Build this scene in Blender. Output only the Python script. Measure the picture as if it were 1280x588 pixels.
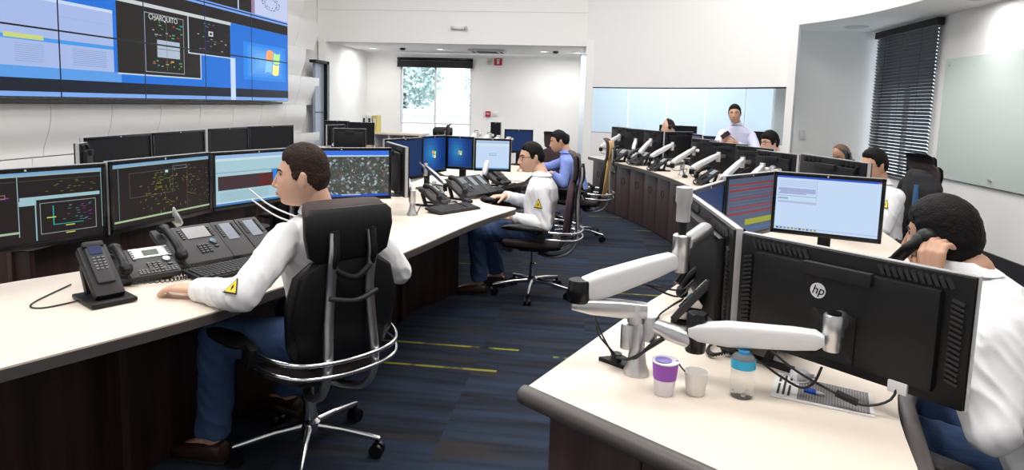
import bpy, bmesh, math, random
from mathutils import Vector, Matrix, noise
from mathutils.bvhtree import BVHTree
random.seed(7)
for o in list(bpy.data.objects): bpy.data.objects.remove(o)
S = bpy.context.scene
COL = S.collection
V = Vector
PI = math.pi

# ------------------------------------------------------------------ camera
cam_d = bpy.data.cameras.new('camera'); cam = bpy.data.objects.new('camera', cam_d); COL.objects.link(cam)
pitch = math.atan(92/820); yaw = math.atan(99.5/820); roll = math.radians(1.7)
Fv = V((-math.sin(yaw)*math.cos(pitch), math.cos(yaw)*math.cos(pitch), -math.sin(pitch)))
Rv = V((math.cos(yaw), math.sin(yaw), 0)); Uv = Rv.cross(Fv)
R2 = math.cos(roll)*Rv + math.sin(roll)*Uv; U2 = -math.sin(roll)*Rv + math.cos(roll)*Uv
m3 = Matrix((R2, U2, -Fv)).transposed()
cam.matrix_world = Matrix.Translation((0, 0, 1.5)) @ m3.to_4x4()
cam_d.sensor_width = 36; cam_d.lens = 820/1280*36; cam_d.shift_y = -72/1280; cam_d.clip_start = 0.05
S.camera = cam

# ------------------------------------------------------------------ world, sun, ceiling lamps, exposure
w = bpy.data.worlds.new('sky'); S.world = w; w.use_nodes = True
bg = w.node_tree.nodes['Background']; bg.inputs[0].default_value = (0.86, 0.93, 1.0, 1); bg.inputs[1].default_value = 2.2
sd = bpy.data.lights.new('sun', 'SUN'); sd.energy = 5; sd.angle = 0.02; sd.color = (1, 0.96, 0.9)
so = bpy.data.objects.new('sun', sd); COL.objects.link(so); so.rotation_euler = (math.radians(35), 0, math.radians(-25))
def area(name, loc, sx, sy, power, color=(1, 0.975, 0.95), rot=(0, 0, 0)):
    l = bpy.data.lights.new(name, 'AREA'); l.shape = 'RECTANGLE'; l.size = sx; l.size_y = sy; l.energy = power; l.color = color
    o = bpy.data.objects.new(name, l); COL.objects.link(o); o.location = loc; o.rotation_euler = rot
    return o
LAMPS = [(-2.6, 1.2), (1.0, 1.0), (-2.6, 4.6), (0.6, 4.6), (-2.6, 8.2), (0.6, 8.2)]
for i, (x, y) in enumerate(LAMPS): area('ceiling_lamp', (x, y, 4.72), 2.2, 1.6, 108)
S.view_settings.view_transform = 'Standard'; S.view_settings.look = 'None'; S.view_settings.gamma = 1
S.view_settings.use_curve_mapping = False
S.view_settings.exposure = 0.08

# ------------------------------------------------------------------ materials
MATS = {}
def mat(name, col, rough=0.5, metal=0.0, emit=None, es=1.0, bump=0, bscale=60, var=0, vscale=8, coat=0, spec=None, trans=0, alpha=1, ior=None):
    if name in MATS: return MATS[name]
    m = bpy.data.materials.new(name); m.use_nodes = True; nt = m.node_tree; b = nt.nodes['Principled BSDF']
    b.inputs['Base Color'].default_value = (*col, 1); b.inputs['Roughness'].default_value = rough; b.inputs['Metallic'].default_value = metal
    if coat: b.inputs['Coat Weight'].default_value = coat
    if spec is not None: b.inputs['Specular IOR Level'].default_value = spec
    if trans: b.inputs['Transmission Weight'].default_value = trans
    if ior: b.inputs['IOR'].default_value = ior
    if alpha < 1: b.inputs['Alpha'].default_value = alpha
    if emit: b.inputs['Emission Color'].default_value = (*emit, 1); b.inputs['Emission Strength'].default_value = es
    if var or bump:
        tc = nt.nodes.new('ShaderNodeTexCoord')
    if var:
        n = nt.nodes.new('ShaderNodeTexNoise'); n.inputs['Scale'].default_value = vscale; n.inputs['Detail'].default_value = 5
        nt.links.new(tc.outputs['Object'], n.inputs['Vector'])
        mx = nt.nodes.new('ShaderNodeMix'); mx.data_type = 'RGBA'
        mx.inputs['A'].default_value = (*[c*(1-var) for c in col], 1); mx.inputs['B'].default_value = (*[min(1, c*(1+var)) for c in col], 1)
        nt.links.new(n.outputs['Fac'], mx.inputs['Factor']); nt.links.new(mx.outputs['Result'], b.inputs['Base Color'])
    if bump:
        n2 = nt.nodes.new('ShaderNodeTexNoise'); n2.inputs['Scale'].default_value = bscale; n2.inputs['Detail'].default_value = 3
        nt.links.new(tc.outputs['Object'], n2.inputs['Vector'])
        bp = nt.nodes.new('ShaderNodeBump'); bp.inputs['Strength'].default_value = bump; bp.inputs['Distance'].default_value = 0.01
        nt.links.new(n2.outputs['Fac'], bp.inputs['Height']); nt.links.new(bp.outputs['Normal'], b.inputs['Normal'])
    MATS[name] = m
    return m
def emis(col, s=1.0):
    name = 'glow_%02d_%02d_%02d_%02d' % (int(col[0]*99), int(col[1]*99), int(col[2]*99), int(s*10))
    return mat(name, (0.004, 0.004, 0.004), 0.4, emit=col, es=s, spec=.12)
def wood(name, c1, c2, scale=1.0, rough=0.45, axis='X'):
    m = bpy.data.materials.new(name); m.use_nodes = True; nt = m.node_tree; b = nt.nodes['Principled BSDF']
    tc = nt.nodes.new('ShaderNodeTexCoord'); mp = nt.nodes.new('ShaderNodeMapping')
    mp.inputs['Scale'].default_value = (26*scale, 26*scale, 0.8*scale) if axis == 'Z' else (0.8*scale, 26*scale, 26*scale)
    n = nt.nodes.new('ShaderNodeTexNoise'); n.inputs['Scale'].default_value = 1.0; n.inputs['Detail'].default_value = 6
    nt.links.new(tc.outputs['Object'], mp.inputs[0]); nt.links.new(mp.outputs[0], n.inputs['Vector'])
    cr = nt.nodes.new('ShaderNodeValToRGB'); cr.color_ramp.elements[0].position = .35; cr.color_ramp.elements[1].position = .65
    cr.color_ramp.elements[0].color = (*c1, 1); cr.color_ramp.elements[1].color = (*c2, 1)
    nt.links.new(n.outputs['Fac'], cr.inputs[0]); nt.links.new(cr.outputs[0], b.inputs['Base Color']); b.inputs['Roughness'].default_value = rough
    return m
M_wall = mat('white_plaster', (0.86, 0.855, 0.84), 0.8, bump=0.03, bscale=90)
M_wave = mat('white_gloss_panel', (0.84, 0.83, 0.82), 0.35)
M_top = mat('cream_laminate', (0.72, 0.635, 0.54), 0.42, var=0.03, vscale=30)
M_edge = mat('grey_edge_band', (0.075, 0.065, 0.062), 0.45)
M_wood = wood('dark_wenge_wood', (0.018, 0.008, 0.006), (0.045, 0.020, 0.016), axis='Z')
M_wood2 = wood('plum_brown_wood', (0.035, 0.018, 0.019), (0.075, 0.042, 0.042), axis='Z')
M_maple = wood('pale_maple_wood', (0.55, 0.40, 0.24), (0.66, 0.50, 0.32), axis='Z')
M_blk = mat('black_plastic', (0.007, 0.007, 0.008), 0.45, bump=0.03, bscale=300, spec=.3)
M_blk2 = mat('matt_black_plastic', (0.010, 0.010, 0.011), 0.6, spec=.3)
M_gloss = mat('gloss_black', (0.005, 0.005, 0.006), 0.25, spec=.35)
M_gry = mat('dark_grey_plastic', (0.030, 0.030, 0.032), 0.5, spec=.3)
M_key = mat('key_black', (0.022, 0.022, 0.024), 0.4)
M_chrome = mat('polished_aluminium', (0.78, 0.78, 0.80), 0.16, 1.0)
M_alu = mat('brushed_aluminium', (0.60, 0.60, 0.61), 0.35, 1.0)
M_silver = mat('silver_paint', (0.55, 0.55, 0.56), 0.35, 0.4)
M_armw = mat('white_arm_plastic', (0.70, 0.70, 0.72), 0.35)
M_lea = mat('black_leather', (0.009, 0.008, 0.008), 0.42, spec=.35, bump=0.15, bscale=120)
M_brn = mat('brown_chair_fabric', (0.045, 0.030, 0.030), 0.8, bump=0.2, bscale=400)
M_plum = mat('plum_fabric', (0.040, 0.018, 0.026), 0.8, bump=0.2, bscale=400)
M_shirt = mat('white_shirt_cloth', (0.80, 0.80, 0.82), 0.85, bump=0.12, bscale=25)
M_blue = mat('blue_shirt_cloth', (0.20, 0.27, 0.62), 0.85, bump=0.12, bscale=25)
M_lav = mat('pale_lavender_shirt_cloth', (0.62, 0.64, 0.82), 0.85, bump=0.12, bscale=25)
M_jean = mat('blue_denim', (0.035, 0.075, 0.18), 0.9, bump=0.2, bscale=200, var=.35, vscale=7)
M_dkcloth = mat('dark_jacket_cloth', (0.012, 0.012, 0.015), 0.9)
M_skin = mat('skin', (0.66, 0.40, 0.29), 0.5, var=.10, vscale=14)
M_skin2 = mat('tan_skin', (0.52, 0.29, 0.19), 0.5, var=.10, vscale=14)
M_hair = mat('black_hair', (0.005, 0.004, 0.004), 0.6, bump=0.3, bscale=160, spec=.15)
M_hair2 = mat('dark_brown_cropped_hair', (0.030, 0.017, 0.012), 0.75, spec=.2, bump=0.8, bscale=120, var=.5, vscale=30)
M_lip = mat('lip', (0.46, 0.20, 0.16), 0.5)
M_eye = mat('eye_white', (0.7, 0.68, 0.66), 0.25)
M_shoe = mat('brown_shoe_leather', (0.035, 0.015, 0.010), 0.35)
M_glass = mat('window_glass', (0.9, 0.97, 1), 0.02, trans=1, ior=1.02)
M_red = mat('alarm_red', (0.45, 0.02, 0.03), 0.4)
M_cable = mat('black_cable', (0.008, 0.008, 0.008), 0.5)

# ------------------------------------------------------------------ mesh helpers
class MB:
    def __init__(s): s.bm = bmesh.new(); s.mi = 0; s.mats = []
    def use(s, m):
        if m not in s.mats: s.mats.append(m)
        s.mi = s.mats.index(m); return s
    def _f(s, vs):
        try:
            f = s.bm.faces.new(vs); f.material_index = s.mi; f.smooth = True; return f
        except ValueError: return None
    def quad(s, a, b, c, d):
        s._f([s.bm.verts.new(p) for p in (a, b, c, d)]); return s
    def poly(s, pts): s._f([s.bm.verts.new(p) for p in pts]); return s
    def box(s, c, d, rot=None, bev=0.0, taper=None):
        g = bmesh.new(); bmesh.ops.create_cube(g, size=1)
        for v in g.verts:
            k = 1
            if taper and v.co.z > 0: v.co.x *= taper[0]; v.co.y *= taper[1]
            v.co = V((v.co.x*d[0], v.co.y*d[1], v.co.z*d[2]))
        if bev > 0: bmesh.ops.bevel(g, geom=g.edges[:], offset=bev, segments=2, affect='EDGES', profile=0.6)
        mt = Matrix.Translation(c)
        if rot is not None: mt = mt @ (rot if isinstance(rot, Matrix) else Matrix.Rotation(rot, 4, 'Z'))
        s._merge(g, mt); return s
    def _merge(s, g, mt):
        mp = {}
        for v in g.verts: mp[v] = s.bm.verts.new(mt @ v.co)
        for f in g.faces: s._f([mp[v] for v in f.verts])
        g.free()
    def tube(s, pts, r, seg=10, flat=1.0, up=None, caps=True):
        pts = [V(p) for p in pts]; n = len(pts); rr = r if isinstance(r, (list, tuple)) else [r]*n
        rings = []; prev = None
        for i, p in enumerate(pts):
            t = (pts[min(i+1, n-1)]-pts[max(i-1, 0)]).normalized()
            ref = prev if prev is not None else (V(up) if up else (V((0, 0, 1)) if abs(t.z) < .9 else V((1, 0, 0))))
            a = (ref - t*ref.dot(t))
            if a.length < 1e-5: a = t.orthogonal()
            a.normalize(); b = t.cross(a); prev = a
            rings.append([s.bm.verts.new(p + a*math.cos(2*PI*k/seg)*rr[i] + b*math.sin(2*PI*k/seg)*rr[i]*flat) for k in range(seg)])
        for i in range(n-1):
            for k in range(seg): s._f([rings[i][k], rings[i][(k+1) % seg], rings[i+1][(k+1) % seg], rings[i+1][k]])
        if caps: s._f(rings[0][::-1]); s._f(rings[-1])
        return s
    def cyl(s, a, b, r, r2=None, seg=16): return s.tube([a, b], [r, r if r2 is None else r2], seg)
    def loft(s, secs, seg=20, pw=2.0):
        # secs: (center, halfwidth vec, halfdepth vec)
        rings = []
        for c, a, b in secs:
            c, a, b = V(c), V(a), V(b); ring = []
            for k in range(seg):
                t = 2*PI*k/seg; cx, sx = math.cos(t), math.sin(t)
                ring.append(s.bm.verts.new(c + a*(abs(cx)**(2/pw)*math.copysign(1, cx)) + b*(abs(sx)**(2/pw)*math.copysign(1, sx))))
            rings.append(ring)
        for i in range(len(rings)-1):
            for k in range(seg): s._f([rings[i][k], rings[i][(k+1) % seg], rings[i+1][(k+1) % seg], rings[i+1][k]])
        s._f(rings[0][::-1]); s._f(rings[-1]); return s
    def ball(s, c, r, seg=12, sc=(1, 1, 1), rot=None):
        g = bmesh.new(); bmesh.ops.create_uvsphere(g, u_segments=seg, v_segments=max(6, seg*2//3), radius=r)
        for v in g.verts: v.co = V((v.co.x*sc[0], v.co.y*sc[1], v.co.z*sc[2]))
        mt = Matrix.Translation(c)
        if rot is not None: mt = mt @ rot
        s._merge(g, mt); return s
    def caps(s, a, b, ra, rb=None, seg=12):
        rb = ra if rb is None else rb
        s.tube([a, b], [ra, rb], seg); s.ball(a, ra, seg); s.ball(b, rb, seg); return s
    def lathe(s, prof, c=(0, 0, 0), seg=20, ax=None):
        c = V(c); rings = []
        for r, z in prof:
            rings.append([s.bm.verts.new(c + V((r*math.cos(2*PI*k/seg), r*math.sin(2*PI*k/seg), z))) for k in range(seg)])
        for i in range(len(rings)-1):
            for k in range(seg): s._f([rings[i][k], rings[i][(k+1) % seg], rings[i+1][(k+1) % seg], rings[i+1][k]])
        s._f(rings[0][::-1]); s._f(rings[-1]); return s
    def prism(s, poly, z0, z1):
        a = [s.bm.verts.new((p[0], p[1], z0)) for p in poly]; b = [s.bm.verts.new((p[0], p[1], z1)) for p in poly]
        s._f(a[::-1]); s._f(b); n = len(poly)
        for i in range(n): s._f([a[i], a[(i+1) % n], b[(i+1) % n], b[i]])
        return s
    def build(s, name, m=None, parent=None, sharp=40, kind=None):
        bm = s.bm; bmesh.ops.recalc_face_normals(bm, faces=bm.faces[:])
        ca = math.radians(sharp)
        for e in bm.edges:
            if len(e.link_faces) == 2 and e.calc_face_angle(0) > ca: e.smooth = False
        me = bpy.data.meshes.new(name); bm.to_mesh(me); bm.free()
        for mm in ([m] if m else s.mats): me.materials.append(mm)
        return link(name, me, parent, kind)
def link(name, me, parent=None, kind=None):
    o = bpy.data.objects.new(name, me); COL.objects.link(o)
    if parent: o.parent = parent
    if kind: o['kind'] = kind
    return o
def raw(name, vs, fs, m, parent=None, smooth=False, kind=None):
    me = bpy.data.meshes.new(name); me.from_pydata(vs, [], fs); me.materials.append(m)
    if smooth: me.polygons.foreach_set('use_smooth', [True]*len(me.polygons))
    return link(name, me, parent, kind)
def thing(name, label, cat, loc=(0, 0, 0), rz=0.0, group=None):
    o = bpy.data.objects.new(name, None); COL.objects.link(o); o.empty_display_size = .05
    o.location = loc; o.rotation_euler = (0, 0, rz); o['label'] = label; o['category'] = cat
    if group: o['group'] = group
    return o
def tag(o, label, cat, group=None, kind=None):
    o['label'] = label; o['category'] = cat
    if group: o['group'] = group
    if kind: o['kind'] = kind
    return o
def dup(root, loc, rz, label, group=None):
    r = root.copy(); COL.objects.link(r); r.location = loc; r.rotation_euler = (0, 0, rz); r['label'] = label
    if group: r['group'] = group
    for ch in list(root.children):
        c = ch.copy(); COL.objects.link(c); c.parent = r
        for g in list(ch.children):
            d = g.copy(); COL.objects.link(d); d.parent = c
    return r
def struct(mb, name, m=None, parent=None):
    o = mb.build(name, m, parent)
    if parent is None: o['kind'] = 'structure'
    return o
def bez(pts, n=24):
    # catmull-rom through points
    P = [V(p) for p in pts]; P = [P[0]*2-P[1]] + P + [P[-1]*2-P[-2]]; out = []
    segs = len(P)-3
    for i in range(segs):
        for k in range(max(2, n//segs)):
            t = k/max(2, n//segs); a, b, c, d = P[i:i+4]
            out.append(0.5*((2*b)+(c-a)*t+(2*a-5*b+4*c-d)*t*t+(3*b-a-3*c+d)*t**3))
    out.append(P[-2]); return out
def text(s, size, parent, loc, rot, m, name='lettering', ex=0.0004, shear=0, align='CENTER'):
    cu = bpy.data.curves.new(name, 'FONT'); cu.body = s; cu.size = size; cu.extrude = ex; cu.align_x = align; cu.align_y = 'CENTER'; cu.shear = shear
    t = bpy.data.objects.new('tmp_text', cu); COL.objects.link(t)
    dg = bpy.context.evaluated_depsgraph_get(); me = bpy.data.meshes.new_from_object(t.evaluated_get(dg)); bpy.data.objects.remove(t)
    me.materials.clear(); me.materials.append(m)
    o = link(name, me, parent); o.location = loc; o.rotation_euler = rot
    return o

# ================================================================== STRUCTURE
# floor: striped carpet
def carpet():
    m = bpy.data.materials.new('striped_carpet'); m.use_nodes = True; nt = m.node_tree; N = nt.nodes; L = nt.links; b = N['Principled BSDF']
    tc = N.new('ShaderNodeTexCoord'); sp = N.new('ShaderNodeSeparateXYZ'); L.new(tc.outputs['Object'], sp.inputs[0])
    def math_(op, a, b_=None):
        n = N.new('ShaderNodeMath'); n.operation = op
        for i, q in enumerate((a, b_)):
            if q is None: continue
            if isinstance(q, (int, float)): n.inputs[i].default_value = q
            else: L.new(q, n.inputs[i])
        return n.outputs[0]
    def comb(x, y, z=0.0):
        c = N.new('ShaderNodeCombineXYZ')
        for i, q in enumerate((x, y, z)):
            if isinstance(q, (int, float)): c.inputs[i].default_value = q
            else: L.new(q, c.inputs[i])
        return c.outputs[0]
    def ramp(f, a, b_, ca=(0, 0, 0, 1), cb=(1, 1, 1, 1)):
        r = N.new('ShaderNodeValToRGB'); r.color_ramp.elements[0].position = a; r.color_ramp.elements[1].position = b_
        r.color_ramp.elements[0].color = ca; r.color_ramp.elements[1].color = cb; L.new(f, r.inputs[0]); return r.outputs[0]
    def mix(f, a, b_):
        n = N.new('ShaderNodeMix'); n.data_type = 'RGBA'
        if isinstance(f, float): n.inputs['Factor'].default_value = f
        else: L.new(f, n.inputs['Factor'])
        for nm, q in (('A', a), ('B', b_)):
            if isinstance(q, tuple): n.inputs[nm].default_value = q
            else: L.new(q, n.inputs[nm])
        return n.outputs['Result']
    def wn(vec):
        n = N.new('ShaderNodeTexWhiteNoise'); n.noise_dimensions = '2D'; L.new(vec, n.inputs['Vector']); return n.outputs['Value']
    def nz(vec, sc=1.0, det=3):
        n = N.new('ShaderNodeTexNoise'); n.inputs['Scale'].default_value = sc; n.inputs['Detail'].default_value = det; L.new(vec, n.inputs['Vector']); return n.outputs['Fac']
    X, Y = sp.outputs[0], sp.outputs[1]
    col = math_('FLOOR', math_('DIVIDE', math_('ADD', X, 0.0), 0.62))
    streak = nz(comb(math_('MULTIPLY', X, 1.1), math_('MULTIPLY', Y, 14), math_('MULTIPLY', col, 7.3)), 1.0, 4)
    c = ramp(streak, .36, .62, (0.012, 0.014, 0.020, 1), (0.022, 0.034, 0.060, 1))
    n = N.new('ShaderNodeTexNoise')
    brown = ramp(nz(comb(math_('MULTIPLY', X, .9), math_('MULTIPLY', Y, 7), math_('MULTIPLY', col, 3.1)), 1.0, 3), .56, .66)
    c = mix(brown, c, (0.030, 0.027, 0.029, 1))
    row = math_('FLOOR', math_('DIVIDE', Y, 0.034))
    yel = math_('GREATER_THAN', wn(comb(math_('FLOOR', math_('DIVIDE', math_('ADD', X, math_('MULTIPLY', wn(comb(row, 3.0)), .8)), .95)), row)), 0.978)
    fr = math_('FRACT', math_('DIVIDE', Y, 0.034)); band = math_('MULTIPLY', math_('GREATER_THAN', fr, .1), math_('LESS_THAN', fr, .85))
    spk = nz(comb(math_('MULTIPLY', X, 3.0), Y), 2.0, 2)
    yel = math_('MULTIPLY', math_('MULTIPLY', yel, band), ramp(spk, .38, .5))
    c = mix(yel, c, (0.25, 0.24, 0.035, 1))
    fib = nz(tc.outputs['Object'], 420, 2); c2 = mix(ramp(fib, .3, .7), (0.35, 0.35, 0.35, 1), (1.5, 1.5, 1.5, 1))
    mm = N.new('ShaderNodeMix'); mm.data_type = 'RGBA'; mm.blend_type = 'MULTIPLY'; mm.inputs['Factor'].default_value = 0.7; L.new(c, mm.inputs['A']); L.new(c2, mm.inputs['B'])
    L.new(mm.outputs['Result'], b.inputs['Base Color']); b.inputs['Roughness'].default_value = .95; b.inputs['Specular IOR Level'].default_value = .2
    bp = N.new('ShaderNodeBump'); bp.inputs['Strength'].default_value = .4; bp.inputs['Distance'].default_value = .004; L.new(fib, bp.inputs['Height']); L.new(bp.outputs[0], b.inputs['Normal'])
    return m
struct(MB().box((-0.5, 5.9, -0.05), (10.4, 18.2, 0.1)), 'floor', carpet())
struct(MB().box((-0.5, 4.5, 4.85), (10.4, 15.4, 0.1)), 'ceiling', M_wall)
for i, (x, y) in enumerate(LAMPS):
    t = thing('ceiling_light_panel', 'ceiling light frame overhead, %s' % ('nearest the video wall and us', 'nearest the badge monitor', 'over the left consoles', 'over the aisle middle', 'over the far left desks', 'over the far end of the curved desk')[i], 'ceiling light', (x, y, 4.76))
    f = MB()
    for sx, sy, cx, cy in ((2.3, .05, 0, .825), (2.3, .05, 0, -.825), (.05, 1.7, 1.125, 0), (.05, 1.7, -1.125, 0)): f.box((cx, cy, 0), (sx, sy, .05))
    f.build('frame', M_alu, t)
# left wall behind the wave panels
struct(MB().box((-5.22, 5.6, 2.4), (0.1, 17.4, 4.8)), 'wall_left', M_wall)
struct(MB().box((-0.5, -3.05, 2.4), (10.4, 0.1, 4.8)), 'wall_back', M_wall)
struct(MB().box((-5.02, 6.9, 0.09), (0.03, 8.0, 0.18)), 'baseboard_left', mat('pale_base', (0.75, 0.75, 0.77), .5))
# far wall: lintel above the alcove + drum wall curving round to the right
drum = [(-0.18, 11.86), (0.55, 11.50), (1.35, 10.90), (2.05, 10.15), (2.62, 9.34)]
drum2 = drum + [(2.93, 8.75), (3.10, 8.2), (3.2, 7.6), (3.26, 6.9), (3.29, 6.0), (3.3, 4.5), (3.3, -3.0)]
def drumwall(pts, z0, z1, name, m, th=0.12):
    mb = MB(); P = bez([(x, y, 0) for x, y in pts], 48); n = len(P); A = []
    for i, p in enumerate(P):
        t = (P[min(i+1, n-1)]-P[max(i-1, 0)]).normalized(); nn = V((-t.y, t.x, 0))
        A.append((p, p+nn*th))
    outer = [a for a, _ in A] + [b for _, b in A[::-1]]
    for i in range(n-1):
        a0, b0 = A[i]; a1, b1 = A[i+1]
        for (p, q) in ((a0, a1), (b1, b0)):
            mb.quad((p.x, p.y, z0), (q.x, q.y, z0), (q.x, q.y, z1), (p.x, p.y, z1))
        mb.quad((a0.x, a0.y, z0), (a1.x, a1.y, z0), (b1.x, b1.y, z0), (b0.x, b0.y, z0))
        mb.quad((a0.x, a0.y, z1), (a1.x, a1.y, z1), (b1.x, b1.y, z1), (b0.x, b0.y, z1))
    for p, q in (A[0], A[-1]): mb.quad((p.x, p.y, z0), (q.x, q.y, z0), (q.x, q.y, z1), (p.x, p.y, z1))
    bmesh.ops.remove_doubles(mb.bm, verts=mb.bm.verts[:], dist=.001)
    return struct(mb, name, m), A
struct(MB().box((-2.65, 11.93, 3.685), (5.02, 0.14, 2.27)).box((-2.65, 11.93, 3.13), (5.02, .146, .012)), 'wall_far', M_wall)
struct(MB().box((-2.65, 11.858, 3.13), (4.94, 0.008, .008)), 'trim_1', mat('grey_joint', (.62, .62, .61), .8))  # faint horizontal joint line, a little greyer than the wall
drumwall(drum, 0, 1.04, 'wall_under_glass', M_wall)
drumwall(drum, 1.84, 2.66, 'wall_over_glass', M_wall)
drumwall(drum2, 2.66, 4.8, 'wall_drum', M_wall)
struct(MB().box((-0.11, 11.86, 1.33), (0.14, 0.14, 2.66)), 'trim_2', M_wall)
struct(MB().box((2.64, 9.36, 1.33), (0.10, 0.20, 2.66), rot=math.radians(-25)), 'trim_3', M_wall)
# glazing between the control room and the room behind
tg = struct(MB(), 'window_2')
tg.data.materials.append(M_glass)
M_pane = bpy.data.materials.new('blue_tinted_pane'); M_pane.use_nodes = True
nt = M_pane.node_tree; b = nt.nodes['Principled BSDF']; b.inputs['Base Color'].default_value = (.90, .955, .98, 1); b.inputs['Roughness'].default_value = .03
b.inputs['Transmission Weight'].default_value = 1; b.inputs['IOR'].default_value = 1.25
P = bez([(x, y, 0) for x, y in drum], 48); Ls = [0]
for i in range(1, len(P)): Ls.append(Ls[-1]+(P[i]-P[i-1]).length)
def on(P, Ls, s):
    for i in range(1, len(P)):
        if Ls[i] >= s: k = (s-Ls[i-1])/(Ls[i]-Ls[i-1]); return P[i-1].lerp(P[i], k)
    return P[-1]
s0, s1 = .08, Ls[-1]-.1
for k in range(5):
    a = on(P, Ls, s0+(s1-s0)*k/5+.006); c = on(P, Ls, s0+(s1-s0)*(k+1)/5-.006); d = (c-a).normalized(); nn = V((-d.y, d.x, 0))
    mb = MB(); mb.box((a+c)/2+nn*.06+V((0, 0, 1.44)), ((c-a).length, .01, .80), rot=math.atan2(d.y, d.x)); mb.build('pane', M_pane, tg)
    mb = MB(); mb.box((a+c)/2+nn*.04+V((0, 0, 1.832)), ((c-a).length+.02, .05, .022), rot=math.atan2(d.y, d.x)); mb.build('head_rail', M_gry, tg)
    mb = MB(); mb.box((a+c)/2+nn*.04+V((0, 0, 1.046)), ((c-a).length+.02, .05, .014), rot=math.atan2(d.y, d.x)); mb.build('sill_rail', M_alu, tg)
# room behind the glass
struct(MB().box((1.9, 13.55, 1.35), (4.4, .1, 2.7)), 'wall_behind_glass', mat('pale_blue_wall', (.70, .78, .84), .8))
mb = MB(); mb.prism([(-.05, 11.95), (.62, 11.62), (1.43, 11.02), (2.14, 10.26), (4.1, 10.2), (4.1, 13.6), (-.05, 13.6)], 2.60, 2.655); struct(mb, 'ceiling_behind_glass', M_wall)
struct(MB().box((-.06, 12.8, 1.3), (.05, 1.7, 2.6)), 'wall_office_side', M_wall)
area('office_lamp', (1.6, 12.4, 2.58), 2.0, .6, 44, (.95, .98, 1))
# alcove
struct(MB().box((-2.6, 13.02, 2.585), (5.2, 2.1, .07)), 'ceiling_alcove', M_wall)
mb = MB(); YB = 14.16
mb.box((-4.75, YB, 1.3), (1.04, .12, 2.6)); mb.box((-1.32, YB, 1.3), (2.66, .12, 2.6)); mb.box((-3.44, YB, 2.46), (1.58, .12, .28)); mb.box((-3.44, YB, .2), (1.58, .12, .4))
struct(mb, 'wall_alcove', M_wall)
struct(MB().box((-0.06, 13.0, 1.3), (0.06, 2.2, 2.6)), 'wall_alcove_side', M_wall)
struct(MB().box((-5.07, 13.1, 1.3), (.14, 2.5, 2.6)), 'wall_alcove_left', M_wall)
M_frame = mat('white_window_frame', (.75, .75, .76), .4)
wn_ = struct(MB().box((-3.44, YB-.02, .43), (1.62, .1, .05)), 'window_1', M_frame)
for nm, c, d in (('jamb', (-4.22, YB, 1.37), (.05, .07, 1.9)), ('jamb', (-2.66, YB, 1.37), (.05, .07, 1.9)), ('mullion', (-3.46, YB, 1.37), (.04, .06, 1.9)), ('transom', (-3.44, YB, 1.02), (1.56, .05, .035)), ('transom', (-3.44, YB, 2.31), (1.56, .05, .04))):
    MB().box(c, d).build(nm, M_frame, wn_)
for x in (-3.84, -3.06): MB().box((x, YB+.01, 1.37), (.74, .006, 1.86)).build('pane', M_glass, wn_)
t = thing('roller_blind', 'black rolled-up blind at the top of the bright far window', 'blind', (-3.45, 14.02, 2.3))
MB().box((0, 0, 0.005), (1.66, .05, .13), bev=.005).build('blind_fabric', M_blk2, t)
MB().tube([(-.83, 0, .11), (.83, 0, .11)], .03, 14).build('roller', M_gloss, t)
MB().box((0, -.03, -.065), (1.66, .015, .02)).build('bottom_rail', M_gry, t)
for sx in (-.8, .8): MB().box((sx, .055, .1), (.03, .06, .05)).build('bracket', M_gry, t)
# bay on the right
struct(MB().box((3.42, 10.11, 1.35), (1.6, .12, 2.7)), 'wall_bay', M_wall)
mb = MB(); XR = 4.06
mb.box((XR, 2.7, 2.4), (.14, 11.45, 4.8)); mb.box((XR, 9.25, .35), (.14, 1.7, .7)); mb.box((XR, 9.25, 3.75), (.14, 1.7, 2.2)); mb.box((XR, 10.1, 2.4), (.14, .14, 4.8))
struct(mb, 'wall_right', M_wall)
struct(MB().box((XR-.085, 3.0, .08), (.02, 10.8, .16)), 'baseboard_right', mat('dark_base', (.03, .03, .033), .5))
mb = MB(); bp = bez([(x, y, 0) for x, y in drum2[4:]], 40)
mb.prism([(p.x+.02, p.y) for p in bp] + [(XR, -3.0), (XR, 10.2), (2.6, 10.2)], 2.665, 2.72)
struct(mb, 'ceiling_bay', M_wall)
w3 = struct(MB().box((XR, 9.25, 1.65), (.04, 1.62, 1.9)), 'window_3', M_glass)
for yy in (8.44, 9.25, 10.02): MB().box((XR+.01, yy, 1.66), (.05, .05, 1.95)).build('mullion', M_frame, w3)
t = thing('venetian_blind', 'tall black venetian blind covering the window right of the bay', 'blind', (3.93, 9.13, .66))
MB().box((0, 0, 1.94), (.08, 1.70, .09)).build('head_rail', M_blk2, t)
slat0 = None
for k in range(45):
    if slat0 is None:
        g = MB(); g.box((0, 0, 0), (.048, 1.66, .0025), rot=Matrix.Rotation(math.radians(52), 4, 'Y')); slat0 = g.build('slat', mat('blind_slat', (.016, .018, .03), .3), t); o = slat0
    else: o = slat0.copy(); COL.objects.link(o)
    o.location = (0, 0, .02+k*.0425)
for yy in (-.5, 0, .5): MB().cyl((-.03, yy, 0), (-.03, yy, 1.9), .0015, seg=6).build('ladder_cord', M_blk2, t)
# whiteboard
t = thing('glass_whiteboard', 'large pale green glass writing board on the right wall', 'whiteboard', (XR-.105, 6.75, 1.48))
MB().box((0, 0, 0), (.012, 2.75, 1.34), bev=.002).build('glass_panel', mat('green_back_painted_glass', (.62, .70, .66), .22), t)
for yy, zz in ((1.28, .60), (-.1, .61), (1.28, -.60), (.28, -.60)): MB().cyl((-.03, yy, zz), (.035, yy, zz), .016).build('standoff', M_alu, t)
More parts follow.
